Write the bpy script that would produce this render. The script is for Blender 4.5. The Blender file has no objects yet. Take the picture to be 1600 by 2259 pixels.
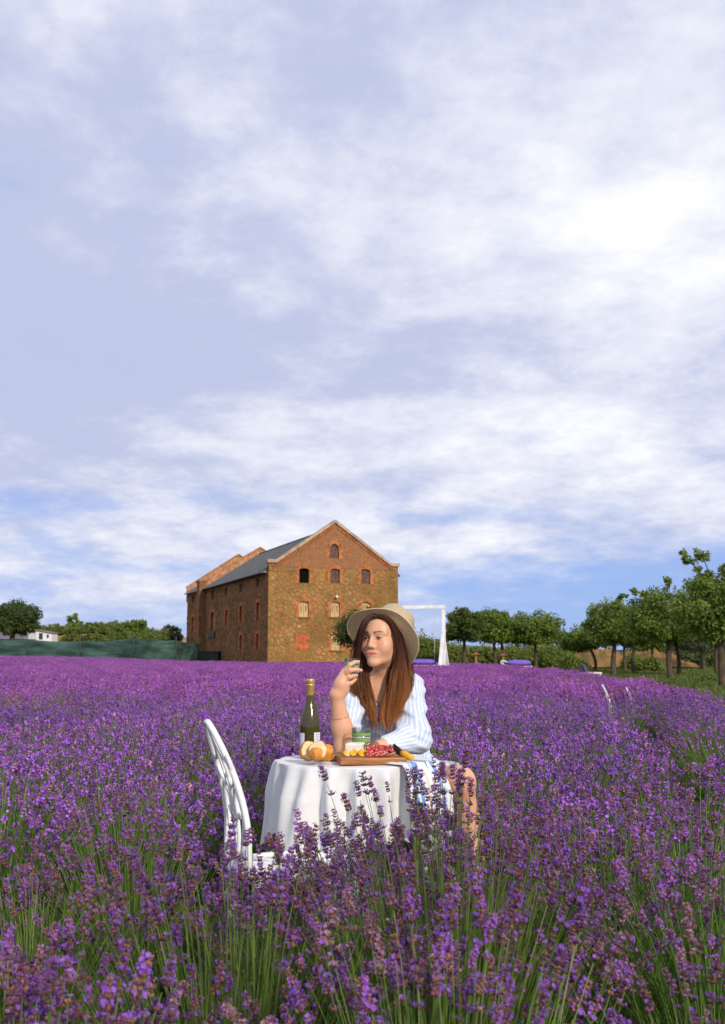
import bpy, bmesh, math, random
import numpy as np
from mathutils import Vector, Matrix

R = math.radians
scene = bpy.context.scene
C = scene.collection
rng = np.random.default_rng(7)
random.seed(7)

# ------------------------------------------------------------------ camera
CAM_Z = 1.116
F_PX = 2333.0                       # focal length in photo pixels (35 mm lens on a 24 mm wide frame)
PITCH = math.atan((1450.0 - 1129.5) / F_PX)
cam_d = bpy.data.cameras.new('camera')
cam = bpy.data.objects.new('camera', cam_d)
C.objects.link(cam)
cam.location = (0, 0, CAM_Z)
cam.rotation_euler = (R(90) + PITCH, 0, 0)
cam_d.sensor_fit = 'HORIZONTAL'
cam_d.sensor_width = 24.0
cam_d.lens = 35.0
cam_d.clip_start = 0.05
cam_d.clip_end = 6000
cam_d.dof.use_dof = True
cam_d.dof.focus_distance = 4.45
cam_d.dof.aperture_fstop = 7.1
scene.camera = cam

_cp, _sp = math.cos(PITCH), math.sin(PITCH)
def ray(px, py):
    a = (px - 800.0) / F_PX; b = (1129.5 - py) / F_PX
    return Vector((a, _cp - b * _sp, _sp + b * _cp))
def at(px, py, D):
    """point in the place that stands D metres in front of the camera"""
    d = ray(px, py)
    return Vector((0, 0, CAM_Z)) + d * (D / d.y)

# ------------------------------------------------------------------ light
SUN_DIR = Vector((0.44, -0.80, 0.44)).normalized()      # towards the sun
SUN_EL = math.asin(SUN_DIR.z)
SUN_AZ = math.atan2(SUN_DIR.x, SUN_DIR.y)
sd = bpy.data.lights.new('sun', 'SUN')
sd.energy = 3.2
sd.angle = R(4.5)
sd.color = (1.0, 0.915, 0.79)
sun = bpy.data.objects.new('sun', sd)
C.objects.link(sun)
sun.rotation_euler = (-SUN_DIR).to_track_quat('-Z', 'Y').to_euler()

world = bpy.data.worlds.new('World')
scene.world = world
world.use_nodes = True
nt = world.node_tree
nt.nodes.clear()
def nd(nt, typ, **kw):
    n = nt.nodes.new(typ)
    for k, v in kw.items():
        if k.startswith('i_'):
            key = k[2:]
            n.inputs[int(key) if key.isdigit() else key].default_value = v
        else:
            setattr(n, k, v)
    return n
def mth(nt, op, a, b=None, clamp=False):
    n = nt.nodes.new('ShaderNodeMath'); n.operation = op; n.use_clamp = clamp
    for i, s in enumerate((a, b)):
        if s is None: continue
        if isinstance(s, (int, float)): n.inputs[i].default_value = s
        else: nt.links.new(s, n.inputs[i])
    return n.outputs[0]
def sstep(nt, x, lo, hi):
    n = nt.nodes.new('ShaderNodeMapRange'); n.interpolation_type = 'SMOOTHSTEP'
    nt.links.new(x, n.inputs['Value'])
    n.inputs['From Min'].default_value = lo; n.inputs['From Max'].default_value = hi
    return n.outputs['Result']
def mixc(nt, fac, a, b, blend='MIX'):
    n = nt.nodes.new('ShaderNodeMix'); n.data_type = 'RGBA'; n.blend_type = blend
    for s, i in ((fac, 0), (a, 6), (b, 7)):
        if isinstance(s, (int, float)): n.inputs[i].default_value = s
        elif isinstance(s, tuple): n.inputs[i].default_value = (*s, 1) if len(s) == 3 else s
        else: nt.links.new(s, n.inputs[i])
    return n.outputs[2]

def build_world():
    L = nt.links.new
    sky = nd(nt, 'ShaderNodeTexSky', sky_type='NISHITA', sun_disc=False)
    sky.sun_elevation = SUN_EL
    sky.sun_rotation = SUN_AZ
    sky.altitude = 300; sky.air_density = 1.0; sky.dust_density = 0.3; sky.ozone_density = 2.0
    tc = nd(nt, 'ShaderNodeTexCoord')
    sep = nd(nt, 'ShaderNodeSeparateXYZ'); L(tc.outputs['Generated'], sep.inputs[0])
    X, Y, Z = sep.outputs
    zc = mth(nt, 'ADD', mth(nt, 'MAXIMUM', Z, 0.0), 0.24)
    u = mth(nt, 'DIVIDE', X, zc); v = mth(nt, 'DIVIDE', Y, zc)
    cmb = nd(nt, 'ShaderNodeCombineXYZ'); L(u, cmb.inputs[0]); L(v, cmb.inputs[1])
    def noise(scale, detail, rough, dist, off, sx=1.0, sy=1.0):
        mp = nd(nt, 'ShaderNodeMapping'); L(cmb.outputs[0], mp.inputs[0])
        mp.inputs['Location'].default_value = off
        mp.inputs['Scale'].default_value = (sx, sy, 1)
        n = nd(nt, 'ShaderNodeTexNoise', i_Scale=scale, i_Detail=detail, i_Roughness=rough, i_Distortion=dist)
        L(mp.outputs[0], n.inputs['Vector'])
        return n.outputs[0]
    big = noise(1.0, 5, 0.55, 0.25, (3.1, 1.7, 0))
    mid = noise(2.9, 10, 0.62, 0.05, (0.4, 5.2, 0), 1.0, 0.8)
    fine = noise(6.5, 10, 0.64, 0.1, (7.0, 2.2, 0))
    wisp = noise(1.9, 7, 0.55, 0.15, (1.9, 8.3, 0), 0.7, 1.2)
    # the bright bank of cloud in the upper right of the view
    def patch(px, py, a, b, soft=1.5):
        c = ray(px, py).normalized()
        ex = mth(nt, 'DIVIDE', mth(nt, 'SUBTRACT', X, c.x), a); ez = mth(nt, 'DIVIDE', mth(nt, 'SUBTRACT', Z, c.z), b)
        q = mth(nt, 'ADD', mth(nt, 'MULTIPLY', ex, ex), mth(nt, 'MULTIPLY', ez, ez))
        q = mth(nt, 'ADD', q, mth(nt, 'MULTIPLY', mth(nt, 'SUBTRACT', mid, 0.5), 1.6))
        return mth(nt, 'MULTIPLY', sstep(nt, q, soft, -0.1), sstep(nt, Y, 0.0, 0.3))
    bank = patch(1400, 450, 0.34, 0.13)
    bank2 = patch(930, 950, 0.30, 0.035)
    shade = mth(nt, 'ADD', patch(900, 775, 0.40, 0.045), patch(60, 560, 0.20, 0.20))
    # coverage: nearly closed overhead, opening to blue low over the horizon
    low = sstep(nt, Z, 0.30, 0.02)
    cov = mth(nt, 'ADD', mth(nt, 'MULTIPLY', mid, 0.55), mth(nt, 'MULTIPLY', wisp, 0.55))
    cov = mth(nt, 'ADD', cov, mth(nt, 'MULTIPLY', low, -0.19))
    cov = mth(nt, 'ADD', cov, mth(nt, 'MULTIPLY', bank, 0.12))
    rgt = sstep(nt, X, -0.05, 0.28)
    cov = mth(nt, 'ADD', cov, mth(nt, 'MULTIPLY', mth(nt, 'MULTIPLY', rgt, sstep(nt, Z, 0.13, 0.055)), -0.26))
    fac = sstep(nt, cov, 0.16, 0.48)
    # cloud shade: lavender grey undersides to white
    br = mth(nt, 'ADD', mth(nt, 'MULTIPLY', big, 0.56), mth(nt, 'MULTIPLY', mid, 0.46))
    br = mth(nt, 'ADD', br, mth(nt, 'MULTIPLY', mth(nt, 'SUBTRACT', fine, 0.5), 0.46))
    br = mth(nt, 'ADD', br, mth(nt, 'MULTIPLY', bank, 0.11))
    br = mth(nt, 'ADD', br, mth(nt, 'MULTIPLY', bank2, 0.12))
    br = mth(nt, 'SUBTRACT', br, mth(nt, 'MULTIPLY', shade, 0.07))
    sh = sstep(nt, br, 0.39, 0.68)
    cloud = mixc(nt, sh, (5.3, 5.8, 8.0), (8.7, 8.9, 9.8))
    hi = sstep(nt, br, 0.60, 0.78)
    cloud = mixc(nt, hi, cloud, (10.5, 10.5, 10.5))
    blue = mixc(nt, 1.0, sky.outputs[0], (0.66, 0.86, 1.36), 'MULTIPLY')
    blue = mixc(nt, 0.8, blue, (3.3, 4.6, 8.5))
    col = mixc(nt, fac, blue, cloud)
    bg = nd(nt, 'ShaderNodeBackground', i_Strength=0.101)
    L(col, bg.inputs['Color'])
    out = nd(nt, 'ShaderNodeOutputWorld')
    L(bg.outputs[0], out.inputs['Surface'])
build_world()

scene.view_settings.view_transform = 'Standard'
scene.view_settings.look = 'None'
scene.view_settings.exposure = 0.0
scene.view_settings.gamma = 1.0
scene.view_settings.use_curve_mapping = False
scene.cycles.max_bounces = 10
scene.cycles.transparent_max_bounces = 12
scene.cycles.caustics_reflective = False
scene.cycles.caustics_refractive = False
scene.cycles.use_denoising = True

# ------------------------------------------------------------------ helpers
def tag(o, label=None, cat=None, group=None, kind=None):
    if label: o['label'] = label
    if cat: o['category'] = cat
    if group: o['group'] = group
    if kind: o['kind'] = kind
    return o
def empty(name, loc=(0, 0, 0), rz=0.0, parent=None):
    o = bpy.data.objects.new(name, None)
    o.empty_display_size = 0.1
    C.objects.link(o); o.location = loc; o.rotation_euler = (0, 0, rz); o.parent = parent
    return o
def link(name, me, parent=None, mats=None):
    o = bpy.data.objects.new(name, me)
    C.objects.link(o)
    if parent: o.parent = parent
    if mats:
        for m in (mats if isinstance(mats, (list, tuple)) else [mats]): me.materials.append(m)
    return o
def np_mesh(name, V, T=None, Q=None, col=None, smooth=False, mt=None, mq=None, fattr=None):
    V = np.asarray(V, np.float32)
    T = np.zeros((0, 3), np.int32) if T is None or len(T) == 0 else np.asarray(T, np.int32)
    Q = np.zeros((0, 4), np.int32) if Q is None or len(Q) == 0 else np.asarray(Q, np.int32)
    me = bpy.data.meshes.new(name)
    me.vertices.add(len(V)); me.vertices.foreach_set('co', V.ravel())
    me.loops.add(T.size + Q.size)
    me.loops.foreach_set('vertex_index', np.concatenate([T.ravel(), Q.ravel()]).astype(np.int32))
    n = len(T) + len(Q)
    me.polygons.add(n)
    st = np.concatenate([np.arange(len(T)) * 3, T.size + np.arange(len(Q)) * 4]).astype(np.int32)
    me.polygons.foreach_set('loop_start', st)
    if mt is not None or mq is not None:
        mi = np.concatenate([mt if mt is not None else np.zeros(len(T)), mq if mq is not None else np.zeros(len(Q))]).astype(np.int32)
        me.polygons.foreach_set('material_index', mi)
    me.polygons.foreach_set('use_smooth', np.full(n, bool(smooth)))
    me.update(calc_edges=True)
    if col is not None:
        c4 = np.ones((len(V), 4), np.float32); c4[:, :3] = col
        a = me.color_attributes.new('Col', 'FLOAT_COLOR', 'POINT'); a.data.foreach_set('color', c4.ravel())
    if fattr:
        for k, arr in fattr.items():
            a = me.attributes.new(k, 'FLOAT', 'POINT'); a.data.foreach_set('value', np.asarray(arr, np.float32))
    return me

class MB:
    """collects shapes into one mesh"""
    def __init__(s): s.v = []; s.f = []; s.m = []; s.sm = []
    def add(s, V, F, m=0, sm=False):
        b = len(s.v); s.v += [tuple(p) for p in V]
        for f in F: s.f.append([i + b for i in f]); s.m.append(m); s.sm.append(sm)
    def box(s, c, size, rot=None, m=0, bev=0.0):
        hx, hy, hz = size[0] / 2, size[1] / 2, size[2] / 2
        if bev <= 0:
            P = [(x, y, z) for z in (-hz, hz) for y in (-hy, hy) for x in (-hx, hx)]
            Fs = [(0, 2, 3, 1), (4, 5, 7, 6), (0, 1, 5, 4), (2, 6, 7, 3), (0, 4, 6, 2), (1, 3, 7, 5)]
        else:
            bm = bmesh.new(); bmesh.ops.create_cube(bm, size=1.0)
            bmesh.ops.scale(bm, vec=(2 * hx, 2 * hy, 2 * hz), verts=bm.verts)
            bmesh.ops.bevel(bm, geom=bm.edges[:], offset=bev, segments=2, affect='EDGES', profile=0.6)
            bm.verts.index_update()
            P = [v.co.copy() for v in bm.verts]; Fs = [[v.index for v in f.verts] for f in bm.faces]; bm.free()
        if rot is not None: P = [rot @ Vector(p) for p in P]
        s.add([Vector(p) + Vector(c) for p in P], Fs, m)
    def tube(s, pts, rad, n=8, m=0, cap=True, sm=True, flat=None):
        pts = [Vector(p) for p in pts]
        if isinstance(rad, (int, float)): rad = [rad] * len(pts)
        V = []; F = []; up = None
        for i, p in enumerate(pts):
            t = (pts[min(i + 1, len(pts) - 1)] - pts[max(i - 1, 0)]).normalized()
            if up is None: up = Vector((0, 0, 1)) if abs(t.z) < 0.9 else Vector((1, 0, 0))
            a = (up - t * up.dot(t)).normalized(); b = t.cross(a); up = a
            for k in range(n):
                w = 2 * math.pi * k / n
                ra = rad[i]; rb = rad[i] * (flat or 1.0)
                V.append(p + a * math.cos(w) * ra + b * math.sin(w) * rb)
        for i in range(len(pts) - 1):
            for k in range(n):
                k2 = (k + 1) % n
                F.append((i * n + k, i * n + k2, (i + 1) * n + k2, (i + 1) * n + k))
        s.add(V, F, m, sm)
        if cap:
            b0 = len(s.v) - len(V)
            s.f.append([b0 + k for k in reversed(range(n))]); s.m.append(m); s.sm.append(False)
            s.f.append([b0 + (len(pts) - 1) * n + k for k in range(n)]); s.m.append(m); s.sm.append(False)
    def lathe(s, prof, n=32, c=(0, 0, 0), m=0, sm=True):
        V = []; F = []
        for (r, z) in prof:
            for k in range(n):
                w = 2 * math.pi * k / n
                V.append((c[0] + r * math.cos(w), c[1] + r * math.sin(w), c[2] + z))
        for i in range(len(prof) - 1):
            for k in range(n):
                k2 = (k + 1) % n
                F.append((i * n + k, i * n + k2, (i + 1) * n + k2, (i + 1) * n + k))
        s.add(V, F, m, sm)
    def prism(s, poly, t, M=None, m=0):
        """poly: list of 2-D points (x, z); thickness t along y"""
        n = len(poly)
        V = [Vector((x, -t / 2, z)) for x, z in poly] + [Vector((x, t / 2, z)) for x, z in poly]
        F = [list(range(n)), list(reversed(range(n, 2 * n)))] + [(i, n + i, n + (i + 1) % n, (i + 1) % n) for i in range(n)]
        if M is not None: V = [M @ v for v in V]
        s.add(V, F, m)
    def mesh(s, name):
        me = bpy.data.meshes.new(name); me.from_pydata(s.v, [], s.f)
        me.polygons.foreach_set('material_index', s.m); me.polygons.foreach_set('use_smooth', s.sm)
        me.update(); return me
    def build(s, name, mats, parent=None, loc=None):
        o = link(name, s.mesh(name), parent, mats)
        if loc is not None: o.location = loc
        return o
def fix_normals(me):
    bm = bmesh.new(); bm.from_mesh(me); bmesh.ops.recalc_face_normals(bm, faces=bm.faces); bm.to_mesh(me); bm.free()
def catmull(pts, n):
    P = np.array([list(p) for p in pts], float)
    P = np.vstack([2 * P[0] - P[1], P, 2 * P[-1] - P[-2]])
    out = []
    m = len(pts) - 1
    for t in np.linspace(0, m, n):
        i = min(int(t), m - 1); f = t - i
        p0, p1, p2, p3 = P[i:i + 4]
        out.append(0.5 * (2 * p1 + (p2 - p0) * f + (2 * p0 - 5 * p1 + 4 * p2 - p3) * f * f + (3 * p1 - p0 - 3 * p2 + p3) * f ** 3))
    return np.array(out)
def copy_tree(o, parent=None):
    c = o.copy(); C.objects.link(c); c.parent = parent
    for ch in list(o.children): copy_tree(ch, c)
    return c

# ------------------------------------------------------------------ materials
MATS = {}
def mat(name, col=(0.5, 0.5, 0.5), rough=0.6, metal=0.0, spec=0.5, var=None, bump=None, attr=False, transl=0.0,
        rnd=0.0, coords='Object', sheen=0.0, col2=None, stretch=(1, 1, 1), sss=0.0, coat=0.0):
    m = bpy.data.materials.new(name); m.use_nodes = True
    t = m.node_tree; b = t.nodes['Principled BSDF']; L = t.links.new
    b.inputs['Roughness'].default_value = rough; b.inputs['Metallic'].default_value = metal
    b.inputs['Specular IOR Level'].default_value = spec
    b.inputs['Sheen Weight'].default_value = sheen; b.inputs['Coat Weight'].default_value = coat
    if sss: 
        b.inputs['Subsurface Weight'].default_value = sss; b.inputs['Subsurface Radius'].default_value = (0.012, 0.005, 0.003)
        b.inputs['Subsurface Scale'].default_value = 1.0
    if attr:
        a = nd(t, 'ShaderNodeVertexColor', layer_name='Col'); c = a.outputs[0]
    else:
        rgb = nd(t, 'ShaderNodeRGB'); rgb.outputs[0].default_value = (*col, 1); c = rgb.outputs[0]
    tc = None
    def coord():
        nonlocal tc
        if tc is None:
            tcn = nd(t, 'ShaderNodeTexCoord'); mp = nd(t, 'ShaderNodeMapping'); L(tcn.outputs[coords], mp.inputs[0])
            mp.inputs['Scale'].default_value = stretch; tc = mp.outputs[0]
        return tc
    if var:
        n = nd(t, 'ShaderNodeTexNoise', i_Scale=var[0], i_Detail=6.0, i_Roughness=0.6); L(coord(), n.inputs['Vector'])
        f = sstep(t, n.outputs[0], 0.35, 0.65)
        if col2: c = mixc(t, f, c, col2)
        else:
            k = var[1]; lo = mixc(t, 1.0, c, (1 - k, 1 - k, 1 - k), 'MULTIPLY'); hi = mixc(t, 1.0, c, (1 + k, 1 + k, 1 + k), 'MULTIPLY')
            c = mixc(t, f, lo, hi)
    if rnd:
        oi = nd(t, 'ShaderNodeObjectInfo')
        hs = nd(t, 'ShaderNodeHueSaturation'); L(c, hs.inputs['Color'])
        L(mth(t, 'ADD', mth(t, 'MULTIPLY', oi.outputs['Random'], 2 * rnd), 1 - rnd), hs.inputs['Value'])
        L(mth(t, 'ADD', mth(t, 'MULTIPLY', oi.outputs['Random'], 0.06 * rnd), 0.5 - 0.03 * rnd), hs.inputs['Hue'])
        c = hs.outputs[0]
    L(c, b.inputs['Base Color'])
    if bump:
        n = nd(t, 'ShaderNodeTexNoise', i_Scale=bump[0], i_Detail=6.0, i_Roughness=0.6); L(coord(), n.inputs['Vector'])
        bp = nd(t, 'ShaderNodeBump', i_Strength=bump[1], i_Distance=bump[2] if len(bump) > 2 else 0.01)
        L(n.outputs[0], bp.inputs['Height']); L(bp.outputs[0], b.inputs['Normal'])
    if transl:
        tr = nd(t, 'ShaderNodeBsdfTranslucent'); L(c, tr.inputs['Color'])
        mx = nd(t, 'ShaderNodeMixShader'); mx.inputs[0].default_value = transl
        L(b.outputs[0], mx.inputs[1]); L(tr.outputs[0], mx.inputs[2])
        L(mx.outputs[0], t.nodes['Material Output'].inputs['Surface'])
    MATS[name] = m
    return m

# ------------------------------------------------------------------ terrain
def sm01(x, a, b):
    t = np.clip((np.asarray(x, float) - a) / (b - a), 0, 1); return t * t * (3 - 2 * t)
def ground_z(x, y):
    x = np.asarray(x, float); y = np.asarray(y, float)
    z = 0.55 * sm01(-x, 8, 34) * sm01(y, 30, 100)
    z = z + 3.7 * sm01(y, 112, 138) * sm01(-x, 16, 34) + 1.6 * sm01(y, 140, 200) * sm01(-x, 10, 60)
    z = z + 0.5 * sm01(y, 90, 140) * sm01(x, 5, 30)
    return z
def field_right(y):
    y = np.asarray(y, float)
    return np.interp(y, [0, 12, 17, 34, 43, 55, 75, 98], [6.0, 5.7, 5.9, 7.7, 8.4, 8.9, 9.5, 7.0])

def make_ground():
    t = np.linspace(-1, 1, 161); xs = 60 * np.sinh(t * 4.2) / np.sinh(4.2) * 40 + t * 40
    s = np.linspace(0, 1, 190); ys = -60 + 160 * s + 3000 * s ** 6
    Xg, Yg = np.meshgrid(xs, ys)
    Zg = ground_z(Xg, Yg)
    V = np.stack([Xg, Yg, Zg], -1).reshape(-1, 3)
    nx, ny = len(xs), len(ys)
    i = np.arange(ny - 1)[:, None] * nx + np.arange(nx - 1)[None]
    Q = np.stack([i, i + 1, i + nx + 1, i + nx], -1).reshape(-1, 4)
    infield = (V[:, 0] < field_right(V[:, 1])) & (V[:, 1] < 104) & (V[:, 1] > -40)
    col = np.where(infield[:, None], np.array([0.060, 0.052, 0.030]), np.array([0.105, 0.135, 0.030]))
    dry = (V[:, 1] > 112) & (V[:, 0] < -8)
    col[dry] = (0.30, 0.20, 0.085)
    me = np_mesh('ground', V, Q=Q, col=col, smooth=True)
    m = mat('ground_soil_and_grass', attr=True, rough=0.95, spec=0.1, var=(1.2, 0.35), bump=(3.0, 0.5, 0.05))
    tag(link('ground', me, None, m), kind='structure')
make_ground()

def make_hills():
    m = mat('far_hills', attr=True, rough=1.0, spec=0.0)
    for nm, D, h0, amp, x0, x1, c in (('far_hill', 420, 3.0, 2.5, -100, 330, (0.30, 0.20, 0.10)),
                                      ('far_hill', 800, 8.0, 5.0, -400, 700, (0.16, 0.19, 0.09)),
                                      ('far_hill', 1500, 21.0, 9.0, -1100, 1400, (0.045, 0.075, 0.075))):
        xs = np.linspace(x0, x1, 90); V = []; 
        for k, f in enumerate((0, 0.35, 0.7, 1.0, 0.6, 0)):
            yy = D + k * D * 0.07
            hz = f * (h0 + amp * (np.sin(xs / D * 5.0 + D) + 0.5 * np.sin(xs / D * 13 + 1)) + 0.1 * amp * np.sin(xs / D * 61))
            hz *= sm01(xs, x0, x0 + 0.15 * (x1 - x0)) * (1 - sm01(xs, x1 - 0.15 * (x1 - x0), x1))
            V.append(np.stack([xs, np.full_like(xs, yy), hz - 0.3], -1))
        V = np.concatenate(V); n = len(xs)
        i = np.arange(5)[:, None] * n + np.arange(n - 1)[None]
        Q = np.stack([i, i + 1, i + n + 1, i + n], -1).reshape(-1, 4)
        tag(link(nm, np_mesh(nm, V, Q=Q, col=np.tile(c, (len(V), 1)), smooth=True), None, m), kind='structure')
make_hills()

# ------------------------------------------------------------------ granary
def stone_material(name, pal, moss, mossamt):
    m = bpy.data.materials.new(name); m.use_nodes = True; t = m.node_tree; b = t.nodes['Principled BSDF']; L = t.links.new
    b.inputs['Roughness'].default_value = 0.92; b.inputs['Specular IOR Level'].default_value = 0.15
    tcn = nd(t, 'ShaderNodeTexCoord'); oi = nd(t, 'ShaderNodeObjectInfo')
    gm = nd(t, 'ShaderNodeNewGeometry')
    rp = nd(t, 'ShaderNodeValToRGB'); L(gm.outputs['Random Per Island'], rp.inputs[0]); rp.color_ramp.interpolation = 'CONSTANT'
    e = rp.color_ramp.elements
    while len(e) < len(pal): e.new(0.5)
    for i, c in enumerate(pal): e[i].position = i / len(pal); e[i].color = (*c, 1)
    n = nd(t, 'ShaderNodeTexNoise', i_Scale=0.55, i_Detail=7.0, i_Roughness=0.65); L(gm.outputs['Position'], n.inputs['Vector'])
    n2 = nd(t, 'ShaderNodeTexNoise', i_Scale=7.0, i_Detail=6.0, i_Roughness=0.7); L(gm.outputs['Position'], n2.inputs['Vector'])
    c = mixc(t, mth(t, 'MULTIPLY', sstep(t, n.outputs[0], 0.33, 0.62), mossamt), rp.outputs[0], moss)
    c = mixc(t, 1.0, c, mixc(t, sstep(t, n2.outputs[0], 0.3, 0.7), (0.72, 0.72, 0.72), (1.18, 1.18, 1.18)), 'MULTIPLY')
    n3 = nd(t, 'ShaderNodeTexNoise', i_Scale=0.22, i_Detail=4.0); L(gm.outputs['Position'], n3.inputs['Vector'])
    c = mixc(t, 1.0, c, mixc(t, sstep(t, n3.outputs[0], 0.38, 0.62), (0.74, 0.72, 0.70), (1.12, 1.10, 1.08)), 'MULTIPLY')
    L(c, b.inputs['Base Color'])
    bp = nd(t, 'ShaderNodeBump', i_Strength=0.6, i_Distance=0.05); L(n2.outputs[0], bp.inputs['Height']); L(bp.outputs[0], b.inputs['Normal'])
    return m
def brick_material(name, c1, c2, mortar, dirt, scale=1.0):
    m = bpy.data.materials.new(name); m.use_nodes = True; t = m.node_tree; b = t.nodes['Principled BSDF']; L = t.links.new
    b.inputs['Roughness'].default_value = 0.9; b.inputs['Specular IOR Level'].default_value = 0.15
    tcn = nd(t, 'ShaderNodeTexCoord'); sp = nd(t, 'ShaderNodeSeparateXYZ'); L(tcn.outputs['Object'], sp.inputs[0])
    cb = nd(t, 'ShaderNodeCombineXYZ'); L(mth(t, 'ADD', sp.outputs[0], sp.outputs[1]), cb.inputs[0]); L(sp.outputs[2], cb.inputs[1])
    br = nd(t, 'ShaderNodeTexBrick', i_Scale=scale); L(cb.outputs[0], br.inputs['Vector'])
    br.inputs['Color1'].default_value = (*c1, 1); br.inputs['Color2'].default_value = (*c2, 1); br.inputs['Mortar'].default_value = (*mortar, 1)
    br.inputs['Brick Width'].default_value = 0.26; br.inputs['Row Height'].default_value = 0.085; br.inputs['Mortar Size'].default_value = 0.010
    n = nd(t, 'ShaderNodeTexNoise', i_Scale=0.8, i_Detail=8.0, i_Roughness=0.7); L(tcn.outputs['Object'], n.inputs['Vector'])
    n2 = nd(t, 'ShaderNodeTexNoise', i_Scale=5.0, i_Detail=6.0, i_Roughness=0.7); L(tcn.outputs['Object'], n2.inputs['Vector'])
    c = mixc(t, mth(t, 'MULTIPLY', sstep(t, n.outputs[0], 0.42, 0.68), 0.75), br.outputs[0], dirt)
    c = mixc(t, 1.0, c, mixc(t, sstep(t, n2.outputs[0], 0.3, 0.7), (0.72, 0.72, 0.72), (1.2, 1.2, 1.2)), 'MULTIPLY')
    L(c, b.inputs['Base Color'])
    bp = nd(t, 'ShaderNodeBump', i_Strength=0.5, i_Distance=0.02); L(br.outputs['Fac'], bp.inputs['Height']); bp.invert = True
    L(bp.outputs[0], b.inputs['Normal'])
    return m

def poly_clip(poly, px, py, nx, ny):
    """keep the side where (p - P).n <= 0"""
    out = []
    for i in range(len(poly)):
        a = poly[i]; b = poly[(i + 1) % len(poly)]
        da = (a[0] - px) * nx + (a[1] - py) * ny; db = (b[0] - px) * nx + (b[1] - py) * ny
        if da <= 0: out.append(a)
        if (da < 0) != (db < 0) and abs(da - db) > 1e-12:
            f = da / (da - db); out.append((a[0] + (b[0] - a[0]) * f, a[1] + (b[1] - a[1]) * f))
    return out

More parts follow.
